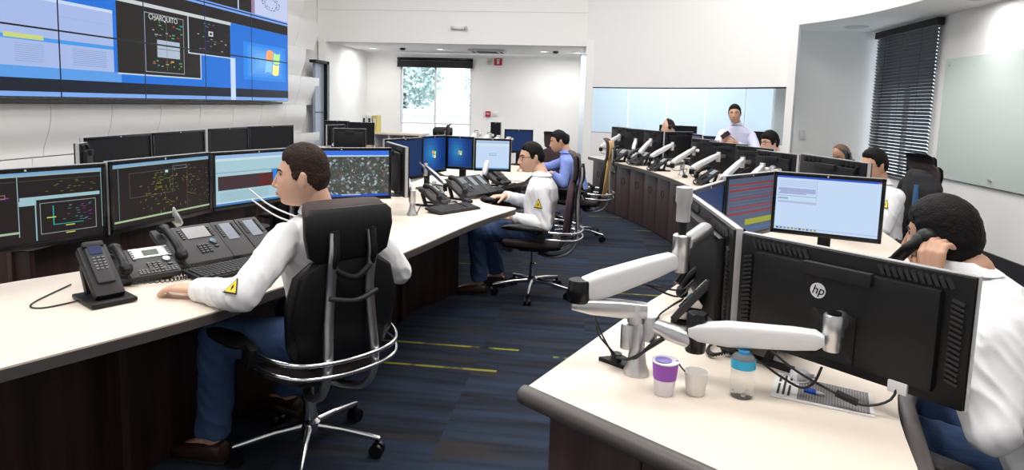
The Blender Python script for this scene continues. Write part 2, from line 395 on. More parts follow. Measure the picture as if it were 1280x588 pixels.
# far left door
dd = struct(MB().box((-4.98, 11.5, 1.06), (.05, .40, 2.12)), 'door_1', mat('blue_grey_door', (.30, .34, .42), .3))
MB().box((-4.95, 11.72, 1.08), (.12, .10, 2.16)).build('jamb', M_gloss, dd)
MB().box((-4.95, 11.47, 2.15), (.12, .6, .05)).build('head_jamb', M_blk2, dd)
MB().box((-4.94, 11.5, 1.25), (.03, .40, .012)).build('mid_rail', M_gry, dd)

# wave panels of the left wall
XW = -5.06; PW = .775; PH = .485; zb = 1.375
pm = None
def wavepanel():
    n = 12; vs = []; fs = []
    for i in range(n+1):
        tt = i/n; d = .012+.10*(0.5+0.5*math.cos(PI*tt**1.5))
        for y in (0.004, PW-.004): vs.append((d, y, -tt*PH))
        for y in (0.004, PW-.004): vs.append((d-.012, y, -tt*PH))
    nv_ = len(vs); vs += vs[:]
    for i in range(n):
        a = i*4; c = a+4; e = nv_
        fs += [(a, a+1, c+1, c), (a+2, c+2, c+3, a+3), (e+a, e+c, e+c+2, e+a+2), (e+a+1, e+a+3, e+c+3, e+c+1)]
    fs += [(nv_, nv_+2, nv_+3, nv_+1), (nv_+n*4, nv_+n*4+1, nv_+n*4+3, nv_+n*4+2)]
    me = bpy.data.meshes.new('wave_panel'); me.from_pydata(vs, [], fs); me.materials.append(M_wave)
    me.polygons.foreach_set('use_smooth', [i < 4*n and i % 4 < 2 for i in range(len(me.polygons))])
    return me
wl = bpy.data.objects['wall_left']; wm = wavepanel()
for r in range(-2, 7):
    top = zb+PH*r
    off = 6.26 if r % 2 == 0 else 6.26-.23
    j0 = int((off-2.2)/PW)
    for k in range(-j0, 7):
        y = off+k*PW
        if y > 10.45+(.25 if r % 2 else 0) or y < 2.0: continue
        o = bpy.data.objects.new('wave_panel', wm); COL.objects.link(o); o.parent = wl; o.location = (XW, y, top)

# ------------------------------------------------------------------ flat screen graphics
class Gfx:
    """flat printed / displayed graphics: rects in a (w x h) frame, local x right, z up, facing -y"""
    def __init__(s, w, h): s.w, s.h = w, h; s.mb = MB(); s.n = 0
    def r(s, x0, y0, x1, y1, col, e=1.0, clip=None):
        # x,y in 0..1, y downwards
        if clip:
            x0, x1 = max(x0, clip[0]), min(x1, clip[2]); y0, y1 = max(y0, clip[1]), min(y1, clip[3])
            if x1 <= x0 or y1 <= y0: return s
        s.mb.use(emis(col, e)); s.n += 1; d = -.00012*s.n
        X0, X1 = (x0-.5)*s.w, (x1-.5)*s.w; Z0, Z1 = (.5-y0)*s.h, (.5-y1)*s.h
        s.mb.quad((X0, d, Z0), (X0, d, Z1), (X1, d, Z1), (X1, d, Z0)); return s
    def line(s, a, b, t, col, e=1.0):
        s.mb.use(emis(col, e)); s.n += 1; d = -.00012*s.n
        A = V(((a[0]-.5)*s.w, d, (.5-a[1])*s.h)); B = V(((b[0]-.5)*s.w, d, (.5-b[1])*s.h)); u = (B-A).normalized(); n = V((-u.z, 0, u.x))*t*s.h/2
        s.mb.quad(A-n, A+n, B+n, B-n); return s
    def frame(s, x0, y0, x1, y1, t, col, e=1.0):
        ty = t*s.w/s.h
        s.r(x0, y0, x1, y0+ty, col, e); s.r(x0, y1-ty, x1, y1, col, e); s.r(x0, y0, x0+t, y1, col, e); s.r(x1-t, y0, x1, y1, col, e); return s
    def logo(s, cx, cy, k):
        # four waving coloured window panes
        for i, (dx, dy, c) in enumerate(((-1, -1, (.95, .30, .08)), (0, -1, (.35, .75, .12)), (-1, 0, (.10, .45, .95)), (0, 0, (1, .75, .10)))):
            s.mb.use(emis(c, 1.1)); s.n += 1; d = -.00012*s.n; pts = []
            n = 6
            top = []; bot = []
            for j in range(n+1):
                u = dx+.08+.84*j/n; wv = .13*math.sin(u*PI)
                top.append((cx+(u+.12*(dy+.1))*k*-1 if False else cx+(u-.10*(dy+.08))*k, cy+(dy+.08+wv)*k*s.w/s.h))
                bot.append((cx+(u-.10*(dy+.92))*k, cy+(dy+.92+wv)*k*s.w/s.h))
            for j in range(n):
                q = [top[j], bot[j], bot[j+1], top[j+1]]
                s.mb.quad(*[((a-.5)*s.w, d, (.5-b_)*s.h) for a, b_ in q])
        return s
    def build(s, parent, name='screen', y=0.0):
        o = s.mb.build(name, None, parent); o.location = (0, y, 0); return o

def g_off(w, h): return Gfx(w, h).r(0, 0, 1, 1, (.010, .011, .014), .6)
def g_dark_scada(w, h, seed=1, kind=0):
    rn = random.Random(seed); g = Gfx(w, h).r(0, 0, 1, 1, (.016, .014, .016), 1)
    g.r(0, 0, 1, .035, (.22, .45, .75), .8).r(0, .035, 1, .06, (.35, .50, .52), .8)
    if kind == 0:
        g.r(0, .9, 1, .93, (.45, .60, .35), .8)
        for i in range(110):
            x, y = rn.gauss(.47, .13), rn.gauss(.42, .18)
            if not (.02 < x < .96 and .1 < y < .85): continue
            c = rn.choice([(.28, .33, .02), (.30, .30, .03), (.10, .22, .02), (.35, .12, .02)])
            if rn.random() < .5: g.r(x, y, x+rn.uniform(.01, .035), y+.007, c, .9)
            else: g.r(x, y, x+.0035, y+rn.uniform(.015, .06), c, .9)
        for i in range(45):
            x, y = rn.uniform(.7, .97), rn.uniform(.15, .85); g.r(x, y, x+.012, y+.01, rn.choice([(.35, .10, .02), (.25, .2, .03), (.1, .1, .1)]), .8)
        g.r(.47, .16, .50, .20, (.3, .7, .8), 1).frame(.12, .15, .55, .55, .003, (.10, .10, .10)).frame(.55, .1, .7, .16, .003, (.2, .25, .3))
        g.r(.70, .06, .704, .9, (.22, .03, .05), .8).r(.02, .06, .023, .9, (.2, .4, .45), .8)
    else:
        g.r(.45, .06, .455, .9, (.35, .55, .55), .8).r(0, .82, .455, .85, (.45, .60, .4), .8)
        g.r(0, .12, 1, .125, (.08, .1, .05))
        g.r(.02, .33, .20, .345, (.22, .22, .02)).r(.25, .33, .4, .345, (.30, .02, .32)).frame(.33, .29, .38, .35, .004, (.25, .2, .1))
        g.mb.use(emis((.6, .75, .03), 1)); X = lambda a: (a-.5)*w; Z = lambda a: (.5-a)*h
        g.mb.poly([(X(.08), -.004, Z(.46)), (X(.14), -.004, Z(.46)), (X(.11), -.004, Z(.39))])
        g.r(.09, .52, .13, .60, (.45, .02, .55), 1).r(.0, .555, .025, .585, (.5, .6, .05)).r(.18, .555, .215, .585, (.5, .6, .05)).r(.03, .64, .16, .655, (.30, .02, .35)).r(.22, .64, .33, .655, (.28, .28, .03))
        g.frame(.02, .47, .27, .68, .003, (.05, .06, .03))
        g.r(.46, .35, .98, .40, (.35, .55, .6), .9).r(.455, .40, 0.56, .47, (.35, .55, .6), .9).r(.55, .35, .558, .98, (.3, .5, .55), .9).frame(.58, .45, .95, .9, .004, (.35, .42, .45), .8)
        g.r(.66, .5, .667, .78, (.03, .35, .35)).r(.66, .775, .86, .785, (.03, .35, .35)).r(.62, .66, .68, .675, (.5, .55, .1)).r(.74, .8, .80, .815, (.5, .55, .1)).r(.74, .91, .80, .925, (.5, .55, .1))
        for i in range(26): x, y = rn.uniform(.70, .92), rn.uniform(.5, .76); g.r(x, y, x+.02, y+.008, rn.choice([(.25, .02, .3), (.1, .1, .3), (.3, .05, .1), (.05, .3, .3)]), .9)
        for i in range(16): x, y = rn.uniform(.6, .95), rn.uniform(.14, .3); g.r(x, y, x+.02, y+.008, (.2, .22, .04), .7)
        g.r(.985, .06, .99, .9, (.25, .45, .45), .8)
    return g
def g_sheet(w, h):
    g = Gfx(w, h).r(0, 0, 1, 1, (.36, .55, .62), 1).r(0, 0, 1, .07, (.28, .45, .72), 1).r(0, .07, 1, .12, (.55, .68, .70)).r(0, .34, 1, .36, (.25, .38, .45))
    g.r(.03, .42, .72, .70, (.055, .03, .035), 1).r(.66, .36, 1, .62, (.03, .20, .60), 1).r(.5, .42, .68, .7, (.10, .02, .02))
    for k in range(8): g.r(.05, .745+k*.028, .62, .753+k*.028, (.22, .36, .42), 1)
    g.r(.0, .93, 1, .96, (.5, .65, .7)); g.r(0, .96, 1, 1, (.05, .2, .5)); return g
def g_win7(w, h, seed=0):
    g = Gfx(w, h)
    n = 14
    for i in range(n):
        for j in range(9):
            x, y = (i+.5)/n, (j+.5)/9; d = math.hypot((x-.35), (y-.45)*.7); k = max(0, 1-d*1.7)
            g.r(i/n, j/9, (i+1)/n, (j+1)/9, (.005+.02*k, .035+.20*k*k, .16+.30*k), 1); g.n -= 1
    g.n += 1; g.logo(.5, .5, .085); g.r(0, .965, 1, 1, (.02, .06, .14)); return g
def g_blue(w, h): return Gfx(w, h).r(0, 0, 1, 1, (.010, .030, .105), 1).r(0, .965, 1, 1, (.01, .02, .06))
def g_doc(w, h, kind=0):
    g = Gfx(w, h).r(0, 0, 1, 1, (.52, .66, .86), 1)
    if kind == 0:
        g.r(0, 0, 1, .10, (.38, .52, .72)).r(0, .10, 1, .20, (.60, .70, .80)).r(.40, .44, .62, .54, (.30, .48, .68)).r(.42, .47, .60, .50, (.6, .72, .85)).r(0, .96, 1, 1, (.10, .35, .65))
    else:
        g.r(0, 0, 1, .035, (.03, .10, .55)).r(0, .035, .42, .055, (.55, .62, .80)).r(.97, .02, 1, .035, (.7, .1, .05))
        for k in range(4): g.r(.03, .09+.03*k, .40, .095+.03*k, (.30, .34, .50))
        for a, b_ in ((.02, .22), (.04, .25)): g.r(a, b_, .39, b_+.055, (.34, .40, .62))
        g.r(.01, .36, .4, .37, (.3, .3, .4)).r(.02, .31, .3, .33, (.28, .32, .52)).r(.02, .40, .12, .43, (.26, .40, .45)).r(.02, .46, .4, .50, (.42, .48, .68)).r(.40, .05, .405, .52, (.40, .46, .62))
        for k in range(11): g.r(.02+.038*k, .957, .045+.038*k, .985, random.choice([(.3, .3, .05), (.05, .2, .3), (.02, .05, .1), (.2, .25, .35)]))
        g.r(0, .95, 1, .955, (.15, .25, .5))
    return g
def g_alarm(w, h):
    g = Gfx(w, h).r(0, 0, 1, 1, (.075, .10, .16), 1)
    for y, c in ((.10, (.26, .03, .04)), (.19, (.26, .03, .04)), (.34, (.24, .03, .05)), (.5, (.26, .03, .04)), (.60, (.26, .03, .04))): g.r(.04, y, 1, y+.035, c)
    for k in range(9): g.r(.05, .13+k*.055, .95, .135+k*.055, (.16, .18, .24))
    g.r(.4, .74, 1, .84, (.30, .33, .03)).r(.3, .9, 1, .94, (.05, .12, .25)); return g
def satellite():
    m = bpy.data.materials.new('satellite_city_image'); m.use_nodes = True; nt = m.node_tree; N = nt.nodes; L = nt.links
    b = N['Principled BSDF']; b.inputs['Base Color'].default_value = (.01, .01, .01, 1)
    tc = N.new('ShaderNodeTexCoord'); mp = N.new('ShaderNodeMapping'); mp.inputs['Rotation'].default_value = (0, .6, 0); L.new(tc.outputs['Object'], mp.inputs[0])
    br = N.new('ShaderNodeTexVoronoi'); br.distance = 'CHEBYCHEV'; br.inputs['Scale'].default_value = 75; L.new(mp.outputs[0], br.inputs['Vector'])
    cr = N.new('ShaderNodeValToRGB'); sp = N.new('ShaderNodeSeparateColor'); L.new(br.outputs['Color'], sp.inputs[0]); L.new(sp.outputs[0], cr.inputs[0])
    e = cr.color_ramp.elements; e[0].color = (.012, .035, .03, 1); e[1].position = .95; e[1].color = (.30, .38, .42, 1)
    for p, c in ((.35, (.02, .035, .02, 1)), (.55, (.06, .07, .07, 1)), (.72, (.10, .05, .04, 1)), (.85, (.12, .17, .19, 1))): q = e.new(p); q.color = c
    v2 = N.new('ShaderNodeTexVoronoi'); v2.feature = 'DISTANCE_TO_EDGE'; v2.inputs['Scale'].default_value = 17; L.new(mp.outputs[0], v2.inputs['Vector'])
    rd = N.new('ShaderNodeMath'); rd.operation = 'LESS_THAN'; rd.inputs[1].default_value = .045; L.new(v2.outputs['Distance'], rd.inputs[0])
    mx = N.new('ShaderNodeMix'); mx.data_type = 'RGBA'; L.new(rd.outputs[0], mx.inputs['Factor']); L.new(cr.outputs[0], mx.inputs['A']); mx.inputs['B'].default_value = (.035, .04, .04, 1)
    L.new(mx.outputs['Result'], b.inputs['Emission Color']); b.inputs['Emission Strength'].default_value = 1.1; return m
def g_sat(w, h):
    g = Gfx(w, h).r(0, 0, 1, .10, (.04, .16, .70), 1).r(0, .10, 1, .13, (.5, .6, .75)).r(0, .95, 1, 1, (.03, .10, .5)).r(.5, .95, .7, .97, (.5, .55, .6))
    g.mb.use(satellite()); g.n += 1
    g.mb.quad((-w/2, -.0004, (.5-.13)*h), (-w/2, -.0004, -.45*h), (w/2, -.0004, -.45*h), (w/2, -.0004, (.5-.13)*h)); return g

# ------------------------------------------------------------------ video wall
t = thing('video_wall', 'huge video wall of thin-bezel displays showing maps and desktops on left wall', 'video wall', (-4.86, 0, 0))
VY = [9.96, 8.85, 7.73, 6.61, 5.47, 4.33, 3.19]; VZ = [1.435, 2.035, 2.635, 3.235]
MB().box((-.07, 6.55, 2.335), (.09, 6.7, 1.74)).build('rear_frame', M_blk2, t)
VR = []   # (y0,z0,y1,z1,color) in wall metres; y1>y0
def vr(px, c, e=1.0): VR.append((*px, c, e))
SKY = (.012, .16, .66)
vr((3.1, 1.4, 10.2, 3.3), SKY)
for (y0, z0, y1, z1) in ((3.1, 1.4, 10.2, 1.485),): vr((y0, z0, y1, z1), (.20, .38, .80))
vr((3.1, 1.485, 10.2, 1.60), (.010, .014, .028)); vr((8.3, 1.43, 8.42, 2.0), (.55, .68, .9)); 
vr((3.1, 1.60, 6.25, 1.70), (.10, .32, .75))
vr((3.1, 1.70, 6.15, 2.30), (.36, .46, .76)); vr((3.1, 1.92, 6.15, 1.955), (.06, .30, .75)); vr((4.9, 1.93, 5.3, 1.97), (.55, .62, .20)); vr((3.1, 2.28, 6.15, 2.31), (.55, .65, .85))
for k in range(9): vr((5.62, 1.74+k*.018, 6.05, 1.745+k*.018), (.22, .30, .50)); vr((5.0, 1.74+k*.018, 5.3, 1.745+k*.018), (.25, .34, .55))
vr((5.45, 2.16, 6.1, 2.165), (.3, .4, .6))
vr((6.2, 1.70, 7.62, 2.42), (.016, .011, .012)); vr((6.2, 1.685, 7.62, 1.70), (.5, .6, .7)); vr((6.15, 2.42, 8.32, 2.46), (.55, .60, .62)); vr((7.62, 1.685, 7.64, 2.42), (.5, .6, .7))
vr((7.4, 2.0, 8.3, 2.42), (.012, .009, .012)); vr((7.38, 1.985, 8.3, 2.0), (.5, .6, .7)); vr((7.38, 1.985, 7.4, 2.42), (.5, .6, .7))
vr((6.15, 2.46, 10.2, 2.60), (.016, .012, .012)); vr((6.2, 2.60, 10.2, 2.66), (.18, .35, .85))
vr((8.95, 2.66, 10.2, 3.3), (.52, .58, .82)); vr((7.7, 2.66, 8.85, 3.3), (.014, .013, .013)); vr((8.5, 2.66, 8.53, 3.3), (.5, .6, .8)); vr((3.1, 2.5, 6.15, 3.3), (.38, .50, .78)); vr((8.85, 2.66, 8.95, 3.3), (.30, .20, .30))
# single-line diagram window
for a in ((6.62, 1.73, 7.30, 1.737), (6.62, 2.36, 7.30, 2.367), (6.62, 1.73, 6.628, 2.367), (7.292, 1.73, 7.30, 2.367)): vr(a, (.35, .40, .42))
vr((6.82, 1.90, 7.22, 2.09), (.40, .48, .60)); vr((6.82, 1.99, 7.22, 1.995), (.02, .02, .03))
rn = random.Random(5)
for k in range(34):
    y, z = rn.uniform(6.7, 7.27), rn.choice([rn.uniform(1.78, 1.88), rn.uniform(2.1, 2.3)])
    vr((y, z, y+rn.uniform(.02, .06), z+rn.uniform(.006, .018)), rn.choice([(.05, .45, .15), (.5, .5, .05), (.05, .3, .12), (.45, .05, .05), (.02, .25, .3), (.3, .35, .4)]))
vr((6.98, 1.76, 6.986, 2.3), (.12, .22, .16)); vr((6.7, 2.04, 7.35, 2.045), (.10, .14, .12)); vr((7.72, 2.05, 7.73, 2.4), (.05, .12, .08))
for k in range(18):
    y, z = rn.uniform(7.5, 8.2), rn.uniform(2.05, 2.38); vr((y, z, y+.04, z+.01), rn.choice([(.05, .35, .12), (.3, .05, .35), (.4, .4, .42), (.05, .3, .3)]))
vr((7.80, 2.23, 7.90, 2.29), (.6, .65, .7)); vr((7.825, 2.245, 7.875, 2.275), (.02, .02, .02))
# pixel patch at top right (small grey line figure)
for k in range(46): 
    a = k/46*2*PI; y = 9.4+.26*math.cos(a)*(1 if k % 2 else .7); z = 2.86+.10*math.sin(a)*(1 if k % 3 else .6); vr((y, z, y+.035, z+.012), (.10, .11, .22))
def glowpatch(yc, zc): 
    for k in range(5): 
        s = .62-.11*k; vr((yc-s, zc-s*.42, yc+s, zc+s*.42), (.02+.035*k, .24+.05*k, .80+.02*k))
glow_at = [(9.25, 1.99)]
VR_base = VR[:1]; VR_rest = VR[1:]
VR = VR_base[:]
for a in glow_at: glowpatch(*a)
VR += VR_rest
for i in range(6):
    for j in range(3):
        ya, yb = VY[i+1], VY[i]; za, zc = VZ[j], VZ[j+1]
        mb = MB(); mb.box((0, (ya+yb)/2, (za+zc)/2), (.08, yb-ya-.002, zc-za-.002)); p = mb.build('display_panel', M_gloss, t)
        g = MB(); n = 0; bz = .008
        for (y0, z0, y1, z1, c, e) in VR:
            n += 1
            a0, a1 = max(y0, ya+bz), min(y1, yb-bz); b0, b1 = max(z0, za+bz), min(z1, zc-bz)
            if a1 <= a0 or b1 <= b0: continue
            g.use(emis(c, e)); d = .0405+.00005*n
            g.quad((d, a0, b0), (d, a1, b0), (d, a1, b1), (d, a0, b1))
        if i == 0 and j < 2:   # desktop logo spans the two right-hand displays
            for q, (dx, dz, c) in enumerate(((-1, 0, (.95, .35, .12)), (0, 0, (.45, .80, .25)), (-1, -1, (.25, .55, .95)), (0, -1, (1, .80, .25)))):
                g.use(emis(c, 1.1))
                for u in range(5):
                    u0, u1 = dx+.06+.88*u/5, dx+.06+.88*(u+1)/5
                    pts = []
                    for uu, vv in ((u0, dz+.05), (u1, dz+.05), (u1, dz+.95), (u0, dz+.95)):
                        pts.append((9.45+(uu+.14*vv)*.22, 2.0+(vv-.14*math.sin(uu*PI))*.17))
                    lo, hi = za+bz, zc-bz
                    pts = [(y, min(max(z, lo), hi)) for y, z in pts]
                    if max(p_[1] for p_ in pts)-min(p_[1] for p_ in pts) > .01:
                        g.quad(*[(.0475, y, z) for y, z in pts])
        g.build('screen_image', None, p)
text('CHARQUITO', .085, t, (.05, 6.93, 2.325), (PI/2, 0, PI/2), emis((.6, .65, .66), 1), 'lettering')
MB().box((.0, 6.6, 1.405), (.05, 6.4, .03)).build('lower_rail', M_gry, t)

# small wall and ceiling fittings
def fit(name, label, cat, mb, m): o = mb.build(name, m); tag(o, label, cat); return o
for i, (x, y, lab) in enumerate(((-4.52, 13.1, 'round recessed downlight nearest the left corner of the alcove ceiling'), (-3.1, 13.0, 'round recessed downlight in front of the far window'), (-1.03, 13.1, 'round recessed downlight beside the smoke detector'), (-.38, 13.2, 'round recessed downlight at right end of alcove ceiling'))):
    t = thing('downlight', lab, 'ceiling light', (x, y, 2.55), 0)
    MB().lathe([(.10, 0), (.10, -.012), (.075, -.014), (.075, -.004)], seg=24).build('trim_ring', M_armw, t)
    MB().lathe([(.001, -.006), (.074, -.006), (.074, -.004), (.001, -.004)], seg=24).build('lamp', emis((1, .97, .9), 4.0), t)
    sl = area('downlight_lamp', (x, y, 2.52), .14, .14, 13)
for x, y, lab in ((-3.85, 12.95, 'small round smoke detector between the two left downlights'), (-.79, 13.0, 'small round smoke detector near right downlight')):
    fit('smoke_detector', lab, 'smoke detector', MB().lathe([(.03, 0), (.06, -.01), (.055, -.035), (.03, -.05), (.001, -.05)], (x, y, 2.55)), M_gry)
for x, y, lab in ((3.68, 7.1, 'added unseen bay downlight above the glass whiteboard'), (3.68, 4.6, 'added unseen bay downlight nearest us along the right wall')):  # fixtures added out of view to brighten the bay wall
    t = thing('downlight', lab, 'ceiling light', (x, y, 2.665), 0)
    MB().lathe([(.10, 0), (.10, -.012), (.075, -.014), (.075, -.004)], seg=24).build('trim_ring', M_armw, t)
    area('downlight_lamp', (x, y, 2.64), .14, .14, 7)
t = thing('air_conditioner', 'square white ceiling air conditioning cassette right of the window blind', 'air conditioner', (-2.15, 13.1, 2.55))
MB().box((0, 0, -.02), (.72, .5, .05), bev=.01).build('cassette_frame', M_armw, t)
MB().box((0, 0, -.05), (.40, .3, .012)).build('grille', M_gry, t)
for k in range(4): MB().box(((-.28, .28, 0, 0)[k], (0, 0, -.2, .2)[k], -.047), ((.05, .3, .012), (.05, .3, .012), (.4, .04, .012), (.4, .04, .012))[k]).build('air_slot', M_blk2, t)
t = thing('emergency_light', 'small twin-headed white emergency light on the wall above alcove', 'emergency light', (-2.47, 11.82, 2.83))
MB().box((0, 0, 0), (.24, .05, .05), bev=.015).build('housing', M_armw, t)
for x in (-.12, .12): MB().ball((x, -.02, 0), .035).build('lamp_head', M_silver, t)
t = thing('red_sign', 'small red sign with white mark high on far wall', 'sign', (-2.08, 14.08, 2.385))
MB().box((0, 0, 0), (.17, .02, .15)).build('sign_plate', M_red, t)
MB().box((0, -.012, -.01), (.05, .004, .07)).build('white_mark', M_armw, t); MB().box((0, -.012, .045), (.07, .004, .02)).build('white_mark', M_armw, t)
t = thing('beige_alarm_box', 'small beige box left of the red sign', 'alarm', (-2.27, 14.08, 2.385)); MB().box((0, 0, 0), (.10, .04, .13), bev=.01).build('housing', mat('beige', (.6, .56, .45), .5), t); MB().box((0, -.022, 0), (.05, .005, .012)).build('slot', M_gry, t)
t = thing('fire_alarm_pull', 'small red fire alarm pull station below the red sign', 'alarm', (-2.27, 14.07, 1.27)); MB().box((0, 0, 0), (.11, .04, .12), bev=.01).build('housing', M_red, t); MB().box((0, -.024, 0), (.06, .01, .02)).build('handle', M_armw, t)
t = thing('wall_switch', 'white wall switch right of the fire alarm', 'switch', (-2.1, 14.08, 1.28)); MB().box((0, 0, 0), (.07, .02, .09), bev=.004).build('plate', M_wall, t); MB().box((0, -.012, 0), (.02, .006, .04)).build('rocker', M_armw, t)
t = thing('wall_switch', 'white wall switch low on the bay wall near the corner', 'switch', (3.02, 10.03, 1.18)); MB().box((0, 0, 0), (.075, .02, .13), bev=.004).build('plate', M_armw, t); MB().box((0, -.012, 0), (.03, .006, .05)).build('rocker', M_wall, t)
t = thing('ceiling_speaker', 'flat round speaker in the lowered ceiling of bay', 'speaker', (3.44, 9.47, 2.665)); MB().lathe([(.15, 0), (.15, -.01), (.13, -.014), (.001, -.014)], seg=28).build('grille', mat('grille_grey', (.6, .6, .6), .6), t); MB().lathe([(.165, 0), (.165, -.008), (.15, -.008), (.15, 0)], seg=28).build('ring', M_armw, t)

# ------------------------------------------------------------------ outside the window
g = MB().box((-5, 45, -3.2), (120, 60, .2)).build('ground', mat('pale_street', (.55, .55, .56), .9)); g['kind'] = 'structure'
def tree(x, y, r, h, label, m):
    t = thing('tree', label, 'tree', (x, y, -3.1)); MB().tube([(0, 0, 0), (.1, 0, h*.5), (0, 0, h*.8)], [.35, .25, .1]).build('trunk', mat('bark', (.12, .09, .07), .9), t)
    mb = MB(); rn = random.Random(int(x*10))
    for k in range(2600):
        a, u, q = rn.uniform(0, 2*PI), rn.uniform(-1, 1), rn.uniform(.3, 1)**.5
        c = V((math.cos(a)*math.sqrt(1-u*u)*r*q, math.sin(a)*math.sqrt(1-u*u)*r*q, h*.72+u*h*.30*q))
        s = rn.uniform(.05, .11)*r*.5; n = V((rn.gauss(0, 1), rn.gauss(0, 1), rn.gauss(0, 1))).normalized(); a1 = n.orthogonal().normalized()*s; b1 = n.cross(a1)
        mb.quad(c-a1-b1, c+a1-b1*.5, c+a1+b1, c-a1*.5+b1)
    mb.build('crown', m, t)
M_leaf = mat('haze_paled_leaf', (.42, .52, .50), .9, var=.3, vscale=2)  # leaf green paled in its base colour to stand in for haze
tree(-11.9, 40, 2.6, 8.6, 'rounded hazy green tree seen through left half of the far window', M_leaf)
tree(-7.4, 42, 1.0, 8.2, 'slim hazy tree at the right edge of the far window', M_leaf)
def building(x, y, sx, sz, label, m):
    t = thing('building', label, 'building', (x, y, -3.1)); MB().box((0, 0, sz/2), (sx, 4, sz)).build('wall', m, t); MB().box((0, 0, sz+.1), (sx+.4, 4.4, .2)).build('roof', M_armw, t)
    for k in range(int(sx/2)):
        MB().box((-sx/2+1+k*2, -2.02, sz*.68), (1.1, .06, .8)).build('window', mat('far_window', (.25, .30, .36), .3), t)
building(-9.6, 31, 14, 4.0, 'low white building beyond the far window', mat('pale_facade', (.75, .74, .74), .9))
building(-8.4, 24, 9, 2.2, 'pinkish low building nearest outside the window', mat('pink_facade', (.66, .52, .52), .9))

# ================================================================== DESKS
def offset_curve(pts, d):
    P = [V((x, y, 0)) for x, y in pts]; n = len(P); out = []
    for i in range(n):
        tt = (P[min(i+1, n-1)]-P[max(i-1, 0)]).normalized(); nn = V((-tt.y, tt.x, 0)); out.append(P[i]+nn*d)
    return out
def worktop(name, poly, parent, z=.75, th=.035, edge=M_edge):
    mb = MB(); mb.prism(poly, z-.006, z); o = mb.build(name, M_top, parent)
    # dark edge body slightly proud all round
    mb = MB(); c = sum((V((x, y, 0)) for x, y in poly), V())/len(poly)
    mb.prism([(p[0], p[1]) for p in poly], z-.006-th, z-.0062)
    n = len(poly)
    mb.build('edge_band', edge, parent); return o
M_edgelt = mat('pale_edge_band', (.34, .31, .28), .45)
# front left console: outer (aisle) edge, then back edge
frontE = bez([(-1.86, .95, 0), (-1.56, 1.52, 0), (-1.285, 2.07, 0), (-1.20, 2.42, 0), (-.97, 2.85, 0), (-.72, 4.0, 0), (-.54, 4.6, 0)], 30)
corner = bez([(-.54, 4.6, 0), (-.53, 4.66, 0), (-.57, 4.70, 0), (-.70, 4.76, 0), (-.84, 4.95, 0), (-.88, 5.4, 0), (-.80, 5.95, 0), (-.66, 6.3, 0)], 28)
back = bez([(-1.62, 6.5, 0), (-1.66, 5.4, 0), (-1.60, 4.55, 0), (-1.50, 4.1, 0), (-1.80, 3.3, 0), (-2.06, 2.55, 0), (-2.28, 2.15, 0), (-2.62, 1.4, 0)], 30)
poly = [(p.x, p.y) for p in frontE] + [(p.x, p.y) for p in corner[1:]] + [(p.x, p.y) for p in back]
t = thing('console_desk', 'long curved cream-topped console desk with dark wood panel, front left', 'desk', (0, 0, 0))
worktop('worktop', poly, t)
pn = bez([(-2.12, 1.1, 0), (-1.82, 1.9, 0), (-1.66, 2.55, 0), (-1.36, 3.9, 0), (-1.18, 4.6, 0), (-1.02, 5.0, 0)], 20)
def panels(pts, z0, z1, m, parent, name, th=.025, gap=.004):
    for a, c in zip(pts[:-1], pts[1:]):
        d = (c-a); L = d.length; mb = MB(); mb.box((0, 0, (z1-z0)/2), (L-gap, th, z1-z0), bev=.002); o = mb.build(name, m, parent)
        o.location = ((a.x+c.x)/2, (a.y+c.y)/2, z0); o.rotation_euler = (0, 0, math.atan2(d.y, d.x))
def resample(P, n):
    Ls = [0]
    for i in range(1, len(P)): Ls.append(Ls[-1]+(P[i]-P[i-1]).length)
    return [on(P, Ls, Ls[-1]*k/n) for k in range(n+1)]
panels(resample(pn, 7), .0, .70, M_wood, t, 'front_panel')
MB().box((-1.9, 2.2, .35), (.5, .03, .7), rot=math.radians(-20)).build('side_panel', M_wood, t)
MB().box((-1.42, 4.3, .35), (.4, .03, .7), rot=math.radians(-20)).build('side_panel', M_wood, t)
# row behind
t = thing('console_desk', 'second console desk row behind the front monitors with dark panel', 'desk', (0, 0, 0))
b1 = bez([(-2.72, 2.85, 0), (-2.72, 3.8, 0), (-2.66, 4.8, 0), (-2.5, 5.8, 0), (-2.28, 6.6, 0)], 20)
b2 = offset_curve([(p.x, p.y) for p in b1], .8)
worktop('worktop', [(p.x, p.y) for p in b1]+[(p.x, p.y) for p in b2[::-1]], t)
panels(resample([p+V((-.12, 0, 0)) for p in b1], 5), 0, .70, M_wood, t, 'front_panel')
MB().box((-3.1, 2.88, .35), (.72, .03, .7)).build('side_panel', M_wood, t)
# right curved desk
outer = [(-.06, 9.91), (.31, 9.02), (.62, 8.23), (.87, 7.19), (.98, 6.36), (1.03, 5.6), (.98, 4.8), (.80, 3.85), (.42, 2.9), (.19, 2.42), (-.145, 1.675)]
oc = bez([(x, y, 0) for x, y in outer], 80)
inn = bez([(.70, 1.36, 0), (.84, 1.80, 0), (1.18, 2.42, 0), (1.62, 3.3, 0), (1.86, 4.3, 0), (1.93, 5.4, 0), (1.86, 6.6, 0), (1.62, 7.9, 0), (1.25, 9.1, 0), (.85, 10.15, 0)], 60)
t = thing('curved_desk', 'long curved cream desk with plum wood front sweeping to the near right', 'desk', (0, 0, 0))
worktop('worktop', [(p.x, p.y) for p in oc]+[(.24, 1.385), (.60, 1.10)]+[(p.x, p.y) for p in inn], t, th=.04)
base = offset_curve([(p.x, p.y) for p in oc], .10)
bs = resample([p for p in base if p.y > 2.9], 17)
